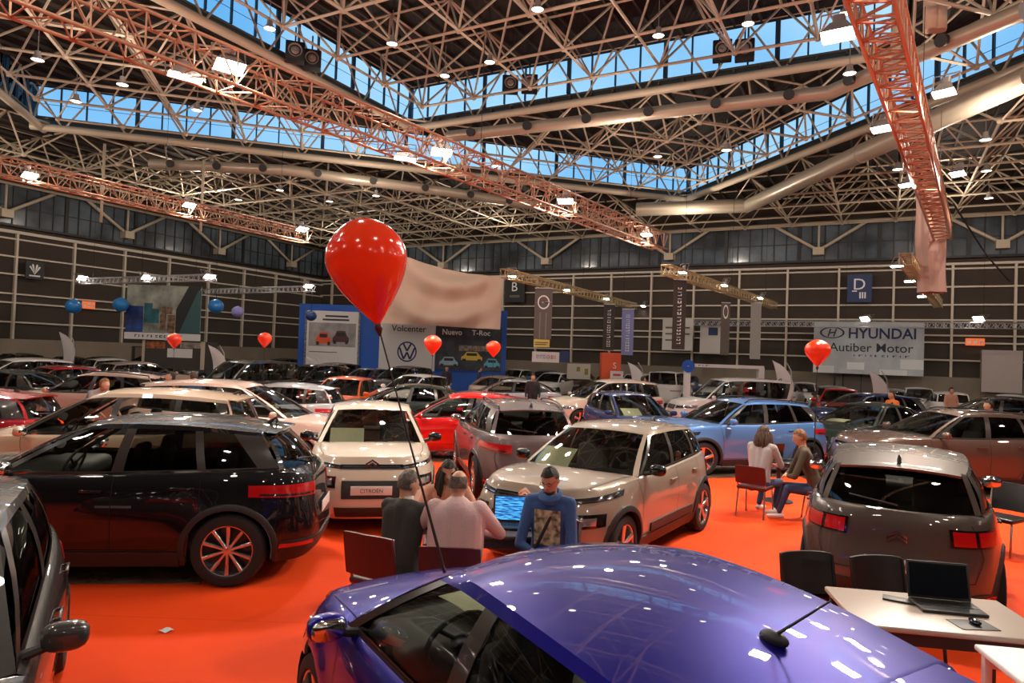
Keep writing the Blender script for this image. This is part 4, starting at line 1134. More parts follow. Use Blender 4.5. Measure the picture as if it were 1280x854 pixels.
def chair_fab(label, loc, face, col, frame, group=None, backh=.86, w=.46):
    rz = math.atan2(face[1], face[0])-PI/2; t = empty('chair', (*loc[:2], 0), rz, label, 'chair', group)
    mb = MB(); mb.rbox((0,0,.45),(w,.44,.06),.025); mb.build('seat', col, t)
    rows = []
    for i in range(9):
        z = lerp(.52, backh, i/8); row = []
        for j in range(9): u = j/4-1; row.append(Vector((u*w/2*(1-.04*(i/8)**2), -.22-.07*(i/8)-.03*(1-u*u), z-.012*(abs(u)**4)*(i == 8))))
        rows.append(row)
    mb = MB(); mb.grid(rows, 0, True); b2 = [[p+Vector((0,-.028,0)) for p in r] for r in rows]; mb.grid(b2, 0, True)
    mb.grid([rows[-1], b2[-1]]); mb.grid([rows[0], b2[0]]); mb.grid([[r[0] for r in rows],[r[0] for r in b2]]); mb.grid([[r[-1] for r in rows],[r[-1] for r in b2]]); mb.build('backrest', col, t)
    for x, y, yy in ((-1,1,.24),(1,1,.24),(-1,-1,-.26),(1,-1,-.26)):
        mb = MB(); mb.tube((x*w*.46,yy,.0),(x*w*.44,y*.19,.43),.013,8)
        if y < 0: mb.path([(x*w*.44,-.19,.43),(x*w*.47,-.235,.60),(x*w*.47,-.285,backh-.02)], .012, 8)
        mb.build('leg', frame, t)
    return t
def table(label, loc, rz, L, W, h, top, leg, round_=False, name='table'):
    t = empty(name, (*loc[:2], 0), rz, label, 'table'); mb = MB()
    if round_: mb.lathe([(.001,h),(L/2-.01,h),(L/2,h-.01),(L/2,h-.03),(.001,h-.03)], (0,0,0), 'Z', 30)
    else: mb.rbox((0,0,h-.018),(L,W,.036),.012)
    mb.build('tabletop', top, t)
    if round_:
        mb = MB(); mb.lathe([(.25,0),(.24,.02),(.04,.04),(.035,h-.04),(.1,h-.03)], (0,0,0), 'Z', 24); mb.build('pedestal', leg, t)
    else:
        for x in (-1,1):
            for y in (-1,1): mb = MB(); mb.rbox((x*(L/2-.05),y*(W/2-.05),(h-.036)/2),(.045,.045,h-.036),.008); mb.build('leg', leg, t)
        for y in (-1,1): mb = MB(); mb.box((0,y*(W/2-.05),h-.08),(L-.1,.02,.08)); mb.build('rail', leg, t)
    return t
def laptop(label, loc, face, scr, open_=105, w=.36):
    rz = math.atan2(face[1], face[0])-PI/2; t = empty('laptop', loc, rz, label, 'laptop')     # +y = the way the screen faces
    mb = MB(); mb.rbox((0,0,.011),(w,.25,.02),.006); mb.build('keyboard_base', M_LT, t)
    kb = MB()
    for i in range(5):
        for j in range(14): kb.box((-w*.43+j*w*.066,-.07+i*.022,.0225),(w*.055,.017,.003))
    kb.build('keys', mat('key_black', (.01,.01,.01), .5), t)
    a = R(open_-90); up = Vector((0,-math.sin(a),math.cos(a))); n = Vector((0,math.cos(a),math.sin(a))); o = Vector((0,-.125,.02))
    M = Matrix((Vector((1,0,0)), n, up)).transposed()
    mb = MB(); mb.rbox(o+up*.125, (w,.012,.25), .006, 0, M); lid = mb.build('lid', M_LT, t)
    mb = MB(); c = o+up*.127+n*.008; r = Vector((1,0,0)); mb.add([c-r*w*.46-up*.108,c+r*w*.46-up*.108,c+r*w*.46+up*.108,c-r*w*.46+up*.108],[(0,1,2,3)]); mb.build('screen', scr, lid)
    return t
M_LT = mat('laptop_black', (.015,.015,.016), .35)
# ================================================================ LAYOUT: CARS
PA = dict(blue=paint('deep_blue', (.007,.004,.22), .6, .28), white=paint('warm_white', (.62,.52,.42), 0, .35), silver=paint('silver', (.31,.25,.20), .55, .32),
  gray=paint('graphite', (.085,.070,.062), .5, .3), black=paint('black', (.003,.003,.005), .0, .25), dark=paint('dark_grey', (.05,.047,.046), .55, .25),
  red=paint('red', (.62,.008,.008), .2, .3), dred=paint('dark_red', (.26,.008,.014), .4, .3), lblue=paint('light_blue', (.085,.20,.46), .45, .32), navy=paint('navy', (.015,.03,.12), .4, .28),
  brown=paint('brown', (.10,.062,.048), .45, .3), champ=paint('champagne', (.50,.36,.25), .4, .32), rose=paint('rose_silver', (.55,.38,.32), .45, .32),
  mauve=paint('mauve_grey', (.15,.115,.12), .5, .3), orange=paint('orange', (.80,.12,.02), .2, .3), purewhite=paint('white', (.72,.70,.68), 0, .35), steel=paint('steel', (.42,.42,.44), .6, .3),
  dgreen=paint('dark_green', (.016,.026,.022), .4, .25), yellow=paint('yellow', (.75,.55,.05), .1, .35))
def mat_of(loc, ang): return Matrix.Translation(Vector((*loc[:2], 0))) @ Matrix.Rotation(R(ang), 4, 'Z')
def place(o, x, y, ang, pnt, label):
    o.location = (x, y, 0); o.rotation_euler = (0,0,R(ang)); o['label'] = label; o['category'] = 'car'; dress(o, PA[pnt])
    if 'kindname' in o: del o['kindname']
    OCC.append((x, y, ang)); return o
OCC = []
BODY = {}
def proto(key, **k): o, B = make_car(name='car', **k); BODY[key] = (o, B); return o
proto('cactus', kind='crossover', chevron=True, plate_text='CITROËN', roofblack=False)
proto('bigsuv', kind='suv', lamp='x', rails=False, style=0, spokes=10, badge='chrome')
proto('suv', kind='suv', lamp='split', rails='black', spokes=5)
proto('hatch', kind='hatch', lamp='x', arch=False, cladding=False, antenna='rod', privacy=False)
proto('mpv', kind='mpv', lamp='x', arch=False, cladding=False, badge='chrome', privacy=False)
proto('saloon', kind='saloon', lamp='x', arch=False, cladding=False)
proto('van', kind='van', lamp='x', arch=False, cladding=True)
index_kids(); used = set()
def car(key, x, y, ang, pnt, label):
    o = BODY[key][0]
    if key in used:
        o = copy_tree(o); index_kids()
    used.add(key); return place(o, x, y, ang, pnt, label)
A_ = dict(x=.27, y=3.33, ang=121)
CARS = {}
CARS['A'] = car('hatch', A_['x'], A_['y'], A_['ang'], 'blue', 'glossy deep blue hatchback in the foreground with a rod antenna on its roof')
CARS['B'] = car('hatch', -3.16, 3.3, -60, 'dark', 'dark grey car cut off by the left edge, nearest the camera on that side')
CARS['C'] = car('bigsuv', -4.17, 7.38, 187, 'black', 'black sport utility car seen from its side with ten spoke rear wheel')
CARS['D'] = car('cactus', -2.15, 10.75, -78, 'white', 'warm white crossover facing the camera with a price sheet behind its windscreen')
CARS['E'] = car('cactus', 1.3, 8.95, 236, 'silver', 'silver crossover with double chevron badge parked behind the man in the blue hoodie')
CARS['J'] = car('cactus', 4.55, 7.95, 60, 'gray', 'graphite crossover seen from behind with red square tail lights, beside the laptop table')
CARS['F'] = car('suv', .05, 12.75, 101, 'mauve', 'mauve grey car seen from behind, between the red car and silver crossover')
CARS['G'] = car('hatch', -1.3, 15.9, 180, 'red', 'bright red hatchback seen from the side behind the white crossover')
CARS['H'] = car('saloon', -3.1, 19.45, 182, 'dgreen', 'dark car with a pale windscreen pillar just behind the bright red hatchback')
CARS['I'] = car('suv', 5.0, 15.4, 197, 'lblue', 'light blue sport utility car behind the two seated people')
CARS['K'] = car('suv', 8.85, 13.9, 182, 'brown', 'dark brown sport utility car at the right edge behind the graphite crossover')
CARS['L'] = car('saloon', 9.3, 17.9, 212, 'dgreen', 'dark green-black car with a yellow sheet behind its windscreen, left of the brown car')
CARS['M'] = car('bigsuv', 11.0, 21.6, 184, 'navy', 'navy blue sport utility car below the white dealer sign')
CARS['N'] = car('mpv', -5.9, 10.4, 185, 'champ', 'champagne coloured people carrier right behind the black sport utility car')
CARS['O'] = car('mpv', -5.3, 13.75, 0, 'rose', 'rose silver people carrier facing right, its windscreen towards the white crossover')
CARS['P'] = car('suv', -10.6, 17.5, 182, 'rose', 'rose silver car far left with its long roof against the dark row of cars')
CARS['Q'] = car('hatch', -9.7, 11.6, 188, 'dred', 'dark red car cut by the left edge, behind the black sport utility car')
CARS['R'] = car('hatch', -5.45, 22.4, 266, 'orange', 'orange-red hatchback facing the camera below the red balloon')
CARS['S'] = car('hatch', 3.3, 18.6, 285, 'navy', 'dark blue hatchback facing the camera, left of the light blue car')
CARS['T'] = car('van', 8.0, 25.0, 184, 'purewhite', 'white van behind the light blue car')
CARS['U'] = car('mpv', 3.3, 24.0, 200, 'white', 'white car with a dark windscreen behind the dark blue hatchback')
CARS['V'] = car('saloon', -.2, 26.5, 180, 'steel', 'silver saloon standing behind the mauve grey car')
CARS['W'] = car('suv', 15.6, 22.4, 150, 'black', 'black car at the right edge of the hall below the white panel')
CARS['X'] = car('hatch', -6.1, 17.4, 180, 'steel', 'silver hatchback behind the rose silver people carrier')
CARS['Y'] = car('saloon', -14.6, 19.5, 170, 'dgreen', 'dark green saloon at the far left below the wall emblem')

# parked rows in the distance: small, one mesh each ------------------
LOD = {k: lod_car(k, 'far_car_'+k) for k in ('hatch','suv','mpv','saloon','van')}
PHR = dict(hatch='hatchback', suv='crossover', mpv='people carrier', saloon='saloon', van='van')
COL = [('purewhite','white',9),('white','cream',4),('steel','silver',5),('silver','beige silver',4),('gray','graphite',5),('black','black',6),('dark','dark grey',4),('red','red',2),('dred','dark red',2),
       ('navy','navy blue',2),('lblue','light blue',2),('brown','brown',1),('orange','orange',1)]
rng = random.Random(11); cp = [c for c in COL for _ in range(c[2])]
def clash(x, y, L=2.4):
    for ox, oy, oa in HERO:
        q = Matrix.Rotation(-R(oa), 2) @ Vector((x-ox, y-oy))
        if abs(q.x) < 3.6 and abs(q.y) < 3.0: return True
    return False
HERO = list(OCC)
ordw = ['first','second','third','fourth','fifth','sixth','seventh']
rows_b = [3.2, 8.0, 12.8, 17.6, 22.4, 27.2, 32.0]
KEEP = [(4.0,36,2.8),(6.2,36,2.6),(2.2,34.5,2.6),(5.2,36.5,2.6),(-8.8,41.5,3.2),(-5.5,41.5,3.2),(-12,41.5,3.2),(-2,41.5,3.2),(-17,34.6,4.4),(-10.4,41.5,3.8),(-12.5,42,3.8),(-3.6,41.5,3.2),(11,30.5,2.6),(8,30.5,2.6),(-19.6,30,2),(-13.3,32,2),(6.6,34,1.8),(11.1,27,1.8),(14.9,27,1.8),(-10.6,38,1.8),(.9,27,1.5),(5.2,27,1.5),(-3.2,34,1.5),(17.4,27,1.5),(-1.6,35,1.5)]
blocks = []
for ri, b in enumerate(rows_b):
    a = 2.8
    while a < 62:
        step = 2.3 if ri % 2 == 0 else 2.35
        a += step
        if rng.random() < .04: a += 1.0; continue
        p = H(a, b+rng.uniform(-.12,.12)); r = proj(p+ZV)
        if r is None or not (-60 < r[0] < 1340): continue
        if p.y < 17.5 or clash(p.x, p.y): continue
        if any(abs((p.x-kx)*U.x+(p.y-ky)*U.y) < kr+.9 and abs((p.x-kx)*V.x+(p.y-ky)*V.y) < max(.9, kr-1.2) for kx, ky, kr in KEEP): continue
        if 46 < a < 60 and b < 5: continue
        if a < 7.0 and b > 8: continue
        if -15.5 < p.x < 1.2 and 38.6 < p.y < 46.2: continue
        cc = rng.choice(cp); ty = rng.choice(['hatch']*5+['suv']*5+['mpv']*2+['saloon']*3+['van']*(1))
        if a > 33 and rng.random() < .45: cc = COL[0]
        o = bpy.data.objects.new('car', LOD[ty]); C.objects.link(o)
        ang = 90-28.3+(180 if rng.random() < .5 else 0)+rng.uniform(-3,3)
        o.location = (p.x, p.y, 0); o.rotation_euler = (0,0,R(ang))
        for s in o.material_slots:
            if s.material.name.startswith('paint_'): s.link = 'OBJECT'; s.material = PA[cc[0]]
        side = 'left of' if a < 24 else ('behind' if a < 36 else 'right of')
        wh = {'left of':'under the left wall', 'behind':'at mid-hall', 'right of':'near the dealer sign'}[side]
        tag(o, '%s %s in the %s row from the back wall, %s' % (cc[1], PHR[ty], ordw[ri], wh), 'car', 'parked cars in the distance')
        OCC.append((p.x, p.y, ang)); blocks.append(o)
print('FAR CARS', len(blocks))
# left wall row
for k in range(9):
    p = H(3.2, 13.0+2.5*k); r = proj(p+ZV)
    if r is None or r[0] < -80 or clash(p.x, p.y): continue
    cc = rng.choice([c for c in COL if c[1] in ('black','dark grey','graphite','white','silver')]); ty = rng.choice(['hatch','suv','saloon'])
    o = bpy.data.objects.new('car', LOD[ty]); C.objects.link(o); o.location = (p.x, p.y, 0); o.rotation_euler = (0,0,R(-28.3+(180 if k % 3 else 0)))
    for s in o.material_slots:
        if s.material.name.startswith('paint_'): s.link = 'OBJECT'; s.material = PA[cc[0]]
    tag(o, '%s %s parked square against the left wall' % (cc[1], PHR[ty]), 'car', 'parked cars against the left wall')

def carpt(k, x, y, z): return CARS[k].matrix_basis @ Vector((x, y, z))
for o in CARS.values(): o.matrix_basis
bpy.context.view_layer.update()
def sheet(label, k, x, y, z, w, h, tilt=0, turn=0, name='price_sheet', m=None):
    w *= 1.15; h *= 1.15
    mb = MB(); n = 6
    top = [[Vector(((i/n-.5)*h, (j/n-.5)*w, .006*math.sin(PI*i/n))) for j in range(n+1)] for i in range(n+1)]
    bot = [[p-Vector((0,0,.0025)) for p in r] for r in top]
    mb.grid(top); mb.grid(bot); mb.grid([top[0],bot[0]]); mb.grid([top[-1],bot[-1]]); mb.grid([[r[0] for r in top],[r[0] for r in bot]]); mb.grid([[r[-1] for r in top],[r[-1] for r in bot]])
    o = mb.build(name, m or M_PAPER); M = CARS[k].matrix_world @ Matrix.Translation((x, y, z)) @ Matrix.Rotation(turn, 4, 'Z') @ Matrix.Rotation(-tilt, 4, 'Y')
    o.matrix_world = M; tag(o, label, 'paper'); return o
sheet('yellowish price sheet lying on the dashboard of the blue foreground hatchback', 'A', .70, -.05, .975, .50, .26, .03, .15)
sheet('second narrow sheet nearer the windscreen of the blue foreground hatchback', 'A', .93, -.22, .965, .42, .10, .03, .1)
sheet('pale sheet behind the windscreen of the white crossover', 'D', .62, -.36, 1.10, .42, .26, R(-38))
sheet('small white slip on the dashboard of the white crossover', 'D', .74, .40, 1.02, .30, .08, 0)
sheet('yellow-green sheet behind the windscreen of the silver crossover', 'E', .62, -.42, 1.10, .42, .30, R(-38))
sheet('yellow sheet on the dashboard of the dark green-black car', 'L', .70, -.3, .99, .45, .28, R(-10))
sheet('yellow sheet behind the windscreen of the dark blue hatchback', 'S', .66, -.3, 1.0, .45, .28, R(-30))

# ---------------------------------------------------------------- bare floor strips the cars at the back stand on
def bare(k, L=5.2, W=2.3, dx=0, dy=0):
    mb = MB(); c = CARS[k]; mb.rbox((0,0,.004),(L,W,.012),.004); o = struct(mb.build('floor_plate', mat('plate_brown', (.16,.10,.07), .22, 0, .6, noise=(3,.5))))
    o.matrix_world = c.matrix_world @ Matrix.Translation((dx, dy, 0)); o.location.z = .002
bare('C', 4.2, 1.6, 1.0, -.05); bare('G', 5.0, 2.2); bare('I', 5.2, 2.2); bare('K', 5.2, 2.2)

# ================================================================ PEOPLE & FURNITURE
M_CHR = mat('chair_dark_red', (.085,.010,.010), .45); M_CHB = mat('chair_black', (.012,.012,.013), .3); M_TUBE = mat('chair_tube', (.35,.33,.32), .3, .8); M_TUBED = mat('chair_tube_dark', (.03,.03,.03), .35, .5)
PINK = cloth('pink', (.62,.42,.42)); SUIT = cloth('charcoal', (.035,.032,.030)); PEACH = cloth('peach', (.62,.30,.20)); HOOD = cloth('blue', (.035,.085,.24)); JEAN = cloth('denim', (.035,.055,.13)); DARK = cloth('dark', (.02,.02,.025))
GREYC = cloth('grey', (.40,.36,.36)); OLIVE = cloth('olive', (.075,.055,.035)); NAVYC = cloth('navy', (.02,.03,.10)); VEST = cloth('amber', (.75,.32,.03)); COAT = cloth('coat', (.25,.20,.22)); ORNG = cloth('orange', (.75,.18,.03))
def ht(px, py, D, topz=None): p = aty(px, py, D); return p
# dark suit man with chair
p = aty(500, 620, 5.85)
def suitx(t, J, hc, M):
    mb = MB(); n = 16; rows = []
    for r, z in ((.066, -.02), (.062, .02), (.058, .035)):
        rows.append([J['neck']+Vector((r*math.cos(2*PI*k/n), .01+r*1.05*math.sin(2*PI*k/n), z)) for k in range(n)])
    mb.grid(rows, 0, True, closed=True); mb.build('shirt_collar', mat('cloth_white', (.7,.68,.66), .8), t)
person('person in a charcoal suit sitting with their back turned, short grey hair', (p.x, p.y), (.45,.9), seat_pose(.10, .02, .78), [SK,SUIT,DARK,SHOE], HAIRG, headturn=R(-32), headdown=R(14), vox=.011, extra=suitx, scale=.93, fat=1.15)
chair_fab('dark red chair behind the person in the charcoal suit', (p.x-.06, p.y-.06), (.45,.9), M_CHR, M_TUBE, backh=.88, w=.5)
p2_ = aty(571, 620, 5.72)
def collar(t, J, hc, M): suitx(t, J, hc, M)
person('stocky person in a pale pink shirt seen from behind, thinning grey hair', (p2_.x, p2_.y), (.05,1), seat_pose(.06, .13, .78, h=.49), [SK,PINK,DARK,SHOE], HAIRG, 'bald', headdown=R(6), vox=.011, fat=1.42, scale=.97, headturn=R(-12))
chair_fab('dark red chair under the person in the pink shirt', (p2_.x, p2_.y-.03), (.05,1), M_CHR, M_TUBE, backh=.84, w=.5)
p3_ = aty(562, 600, 6.95)
person('person with long dark hair and a peach top, half hidden behind the pink shirt', (p3_.x-.02, p3_.y), (.12,-1), seat_pose(.10, .06, .78, h=.47), [SK,PEACH,DARK,SHOE], HAIRD, 'long', headdown=R(18), vox=.012, scale=.93)
chair_fab('dark red chair under the person in the peach top', (p3_.x-.02, p3_.y+.03), (.12,-1), M_CHR, M_TUBE)
p4_ = aty(687, 605, 6.05)
def hoodx(t, J, hc, M):
    # hood collar, chest print, shoulder strap, glasses, beard
    mb = MB(); n = 20; rows = []
    for r, z, y in ((.10,-.06,0),(.115,-.02,-.005),(.105,.02,-.015),(.080,.03,-.01),(.07,0,0)):
        rows.append([J['neck']+Vector((r*math.cos(2*PI*k/n), .012+y+r*math.sin(2*PI*k/n), z-.03*math.sin(2*PI*k/n))) for k in range(n)])
    mb.grid(rows, 0, True, closed=True); mb.build('hood', HOOD, t)
    ax = (J['neck']-J['pelvis']).normalized()
    rows = []
    for i in range(9):
        row = []
        for j in range(11):
            x = lerp(-.125,.125,j/10); c = J['pelvis'].lerp(J['neck'], lerp(.30,.80,i/8)); row.append(c+Vector((x, .118-.9*x*x, 0)))
        rows.append(row)
    mb = MB(); mb.grid(rows, 0, True); pr = mb.build('chest_print', mat('print_cream', (.62,.52,.34), .8, noise=(16,.10)), t)
    mb = MB(); mb.path([(-.10,.06,J['neck'].z-.06),(-.03,.138,J['neck'].z-.20),(.05,.146,J['neck'].z-.38),(.13,.10,J['neck'].z-.55)], .016, 6); mb.build('shoulder_strap', M_TRIM, t)
    g = MB()
    for sx in (-1,1):
        c = hc+M @ Vector((sx*.033,.101,.010)); ring = [c+M @ Vector((.024*math.cos(2*PI*k/12), 0, .017*math.sin(2*PI*k/12))) for k in range(13)]; g.path(ring, .0022, 5)
        g.tube(c+M @ Vector((sx*.024,0,0)), hc+M @ Vector((sx*.078,.0,.010)), .002, 5)
    g.tube(hc+M @ Vector((-.01,.103,.012)), hc+M @ Vector((.01,.103,.012)), .002, 5); g.build('glasses', M_TRIM, t)
    b = MB(); b.ell(hc+M @ Vector((0,.040,-.098)), (.112,.118,.060), 0, M, 16, 10); b.build('beard', HAIRB, t)
person('person in a blue hoodie with a cream chest print, glasses and short dark hair', (p4_.x+.02, p4_.y), (-.30,-.95), seat_pose(.04, .0, .70, h=.58, hy=.30), [SK,HOOD,JEAN,SHOE], HAIRD, headturn=R(-10), headdown=R(24), vox=.010, extra=hoodx, scale=.93)
chair_fab('dark red chair under the person in the blue hoodie', (p4_.x+.02, p4_.y+.04), (-.30,-.95), M_CHR, M_TUBE)
T1P = aty(632, 660, 6.48)
table('small dark desk between the four seated people', (T1P.x-.02, T1P.y-.05), R(4), .95, .62, .74, mat('desk_dark', (.05,.035,.03), .4), M_TRIM)
def bluescreen():
    m = mat('screen_blue', (.01,.03,.2), .3, emit=(.02,.2,.9), es=1.0); nt = m.node_tree; b = nt.nodes['Principled BSDF']
    tc = nt.nodes.new('ShaderNodeTexCoord'); n = nt.nodes.new('ShaderNodeTexNoise'); n.inputs['Scale'].default_value = 5; mp = nt.nodes.new('ShaderNodeMapping'); mp.inputs['Scale'].default_value = (1,1,4)
    r = nt.nodes.new('ShaderNodeValToRGB'); r.color_ramp.elements[0].color = (.0,.03,.25,1); r.color_ramp.elements[1].color = (.10,.55,1,1); r.color_ramp.elements[0].position = .42; r.color_ramp.elements[1].position = .62
    nt.links.new(tc.outputs['Generated'], mp.inputs[0]); nt.links.new(mp.outputs[0], n.inputs['Vector']); nt.links.new(n.outputs['Fac'], r.inputs['Fac']); nt.links.new(r.outputs['Color'], b.inputs['Emission Color']); return m
t = aty(646, 650, 6.45)
laptop('open laptop with a bright blue screen on the small dark desk', (t.x, t.y, .741), (-.02,-1), bluescreen(), 100, .46)

# two seated people on the right
w = aty(948, 575, 10.75)
person('person with long brown hair and a grey cardigan, seen from behind on a chair', (w.x, w.y), (.75,.66), seat_pose(.12, .0, .72, h=.47, feet=.30), [SK,GREYC,JEAN,SHOEW], HAIRB, 'long', headturn=R(-25), headdown=R(8), vox=.011)
chair_fab('dark red chair of the person in the grey cardigan', (w.x-.05, w.y-.04), (.60,.80), M_CHR, M_TUBE, backh=.80)
w2 = aty(1018, 585, 10.45)
person('person with short ginger hair and an olive sweater leaning forward on a chair', (w2.x+.06, w2.y), (-.96,.28), seat_pose(.24, .0, .62, h=.46, feet=.55, hy=.5), [SK,OLIVE,JEAN,SHOEW], HAIRO, headturn=R(6), headdown=R(16), vox=.011)
chair_fab('dark red chair under the person in the olive sweater', (w2.x+.10, w2.y-.02), (-.96,.28), M_CHR, M_TUBE, backh=.80)
w3 = atz(984, 577, .74)
table('small round black table between the two seated people', (w3.x, w3.y+.35), 0, .75, .75, .72, M_CHB, M_TRIM, True)
laptop('black laptop on the small round black table', (w3.x, w3.y+.35, .721), (.3,-1), mat('screen_off', (.01,.012,.015), .15), 80, .36)

# desk with laptop at the lower right
c0, c1 = atz(1098, 752, .75), atz(1236, 800, .75)
DC = Vector((2.86, 4.58)); DR = R(-9)
m_dt = mat('desk_pale', (.42,.34,.29), .35)
table('pale desk with a laptop behind the blue foreground roof', DC, DR, 1.15, .74, .75, m_dt, M_TRIM)
Ld = Vector((3.02, 4.62))
laptop('open black laptop with a dark screen on the pale desk', (Ld.x-.02, Ld.y+.02, .751), (-.18,-.98), mat('screen_dark', (.006,.008,.012), .12, 0, .5), 104, .40)
def small(name, label, cat, p, fn, m): mb = MB(); fn(mb); o = mb.build(name, m); o.location = p; tag(o, label, cat); return o
q = atz(1224, 782, .75); small('mouse_mat', 'black mouse mat on the pale desk beside the laptop', 'mouse mat', (q.x-.04, q.y, .751), lambda mb: mb.rbox((0,0,.002),(.24,.17,.004),.0015), M_TRIM)
small('computer_mouse', 'black computer mouse on the black mouse mat', 'computer mouse', (q.x-.02, q.y+.01, .7555), lambda mb: mb.ell((0,0,.016),(.06,.10,.034)), M_GLOSSB)
q = atz(1128, 752, .75); small('tablet', 'dark notebook lying left of the black laptop on the pale desk', 'notebook', (q.x, q.y, .751), lambda mb: mb.rbox((0,0,.007),(.24,.10,.012),.003, 0, Matrix.Rotation(R(-30), 3, 'Z')), M_TRIM)
q = atz(1262, 822, .72)
t = table('white counter at the right edge in front of the pale desk', (q.x+.25, q.y-.12), DR, .75, .50, .72, m_white, m_white)
a = aty(1030, 716, 5.35); chair_fab('black chair behind the pale desk, the one on the left', (a.x, a.y-.05), (.12,-1), M_CHB, M_TUBED, backh=.84)
a = aty(1122, 722, 5.3); chair_fab('black chair behind the pale desk, the one beside the laptop', (a.x, a.y-.05), (.12,-1), M_CHB, M_TUBED, backh=.84)
a = atz(1250, 690, 0); chair_fab('black chair right of the graphite crossover', (a.x-.0, a.y), (-.8,-.5), M_CHB, M_TUBE, backh=.88)

# standing people in the distance
FP = [(113,470,13.6,(.9,-.3),COAT,HAIRO,'person in a greyish coat bending by the rose silver car on the far left','lean'),
      (218,474,15.2,(-.6,-.8),VEST,HAIRD,'person in an amber jacket standing behind the champagne people carrier',''),
      (246,466,15.4,(-1,.2),NAVYC,HAIRB,'person in a navy jacket standing beside the one in amber',''),
      (1240,525,15.6,(-1,0),DARK,HAIRD,'person in black standing at the right edge behind the brown car',''),
      (1118,500,20.0,(-1,-.2),ORNG,HAIRB,'person in an orange jacket beside the navy blue sport utility car',''),
      (668,468,24.6,(0,-1),DARK,HAIRD,'distant person in dark clothes under the grey vertical banner',''),
      (804,470,27,(1,0),COAT,HAIRD,'distant person in a pale coat right of the orange pillar',''),
      (560,460,34,(0,-1),DARK,HAIRD,'distant person in dark clothes before the white stand',''),
      (1190,484,27,(0,-1),PEACH,HAIRD,'distant person in a reddish top below the exit sign',''),
      (600,462,35,(1,0),NAVYC,HAIRD,'distant person in navy before the picture panel of the stand','')]
for px, py, D, f, cl, hr, lb, st in FP:
    x = (px-640)/F*D; ps = stand_pose(.02)
    if st == 'lean': ps = stand_pose(.32); ps['neck'] = (0,.34,1.38); ps['head'] = (0,.44,1.50); ps['sh_l'] = (-.185,.30,1.33); ps['sh_r'] = (.185,.30,1.33); ps['el_l'] = (-.25,.42,1.08); ps['el_r'] = (.25,.42,1.08); ps['wr_l'] = (-.2,.6,.95); ps['wr_r'] = (.2,.6,.95)
    person(lb, (x, D), f, ps, [SK,cl,DARK,SHOE], hr, vox=.02, far=True)

q = atz(208, 790, 0); mb = MB(); mb.grid([[Vector((x*.045, y*.035, .012*math.sin(3*x+2*y)+.016)) for x in (-1,-.4,.2,1)] for y in (-1,0,1)]); mb.grid([[Vector((x*.045, y*.035, .012*math.sin(3*x+2*y)+.014)) for x in (-1,-.4,.2,1)] for y in (-1,0,1)]); o = mb.build('paper_scrap', m_white); o.location = (q.x, q.y, 0); tag(o, 'small white scrap of paper lying on the orange carpet', 'paper scrap')
# ================================================================ BALLOONS
M_BAL = mat('balloon_red', (1.0,.065,.015), .14, 0, .6); _b = M_BAL.node_tree.nodes['Principled BSDF']; _b.inputs['Subsurface Weight'].default_value = .7; _b.inputs['Subsurface Radius'].default_value = (1,.25,.1); _b.inputs['Subsurface Scale'].default_value = .15
M_BALB = mat('balloon_blue', (.02,.22,.62), .3, 0, .3); M_BALV = mat('balloon_violet', (.30,.30,.70), .3)
def balloon(label, top, knot, stickend, w, group=None, stick=.006):
    t = empty('balloon', stickend, 0, label, 'balloon', group); o = Vector(stickend); ax = (Vector(top)-Vector(knot)); L = ax.length; q = ax.to_track_quat('Z', 'Y')
    M = q.to_matrix(); prof = []
    for i in range(27):
        s = i/26; r = w/2*(max(0, math.sin(PI*(s**1.5)))**.62 if s < 1 else 0)
        prof.append((max(r, .008 if s < .5 else .0005), s*L))
    mb = MB(); mb.lathe(prof, Vector(knot)-o, 'Z', 36, 0, M); mb.build('envelope', M_BAL, t)
    mb = MB(); mb.lathe([(.004,.03),(.014,.012),(.018,-.012),(.010,-.03),(.004,-.045)], Vector(knot)-o, 'Z', 12, 0, M); mb.build('knot', mat('cup_dark', (.06,.008,.008), .4), t)
    mb = MB(); k = Vector(knot)-o; mb.path([k, k*.55+Vector((0,0,0)), k*.25, Vector((0,0,0))], [stick*.6, stick*.7, stick, stick*1.3], 7); mb.build('stick', M_TRIM, t)
    return t
se = atz(556, 716, 1.39); D0 = se.y-.02
balloon('large red-orange balloon on a black stick above the blue foreground hatchback', aty(449, 272, D0), aty(473, 408, D0), se, .355)
for px, py, w, D, zb, lb in ((1022,441,30,8.95,1.0,'small red balloon in front of the left end of the white dealer sign'),(541,431,22,15.4,1.35,'small red balloon in front of the white stand panel'),
    (617,436,18,15.8,1.35,'small red balloon before the right end of the blue stand'),(331,425,17,17.2,1.35,'small red balloon left of the blue stand'),(218,426,17,17.4,1.45,'small red balloon under the blue and teal picture banner')):
    c = aty(px, py, D); d = w*D/F
    balloon(lb, c+ZV*d*.56, c-ZV*d*.60, (c.x, c.y+.03, zb), d*1.02, stick=.008)
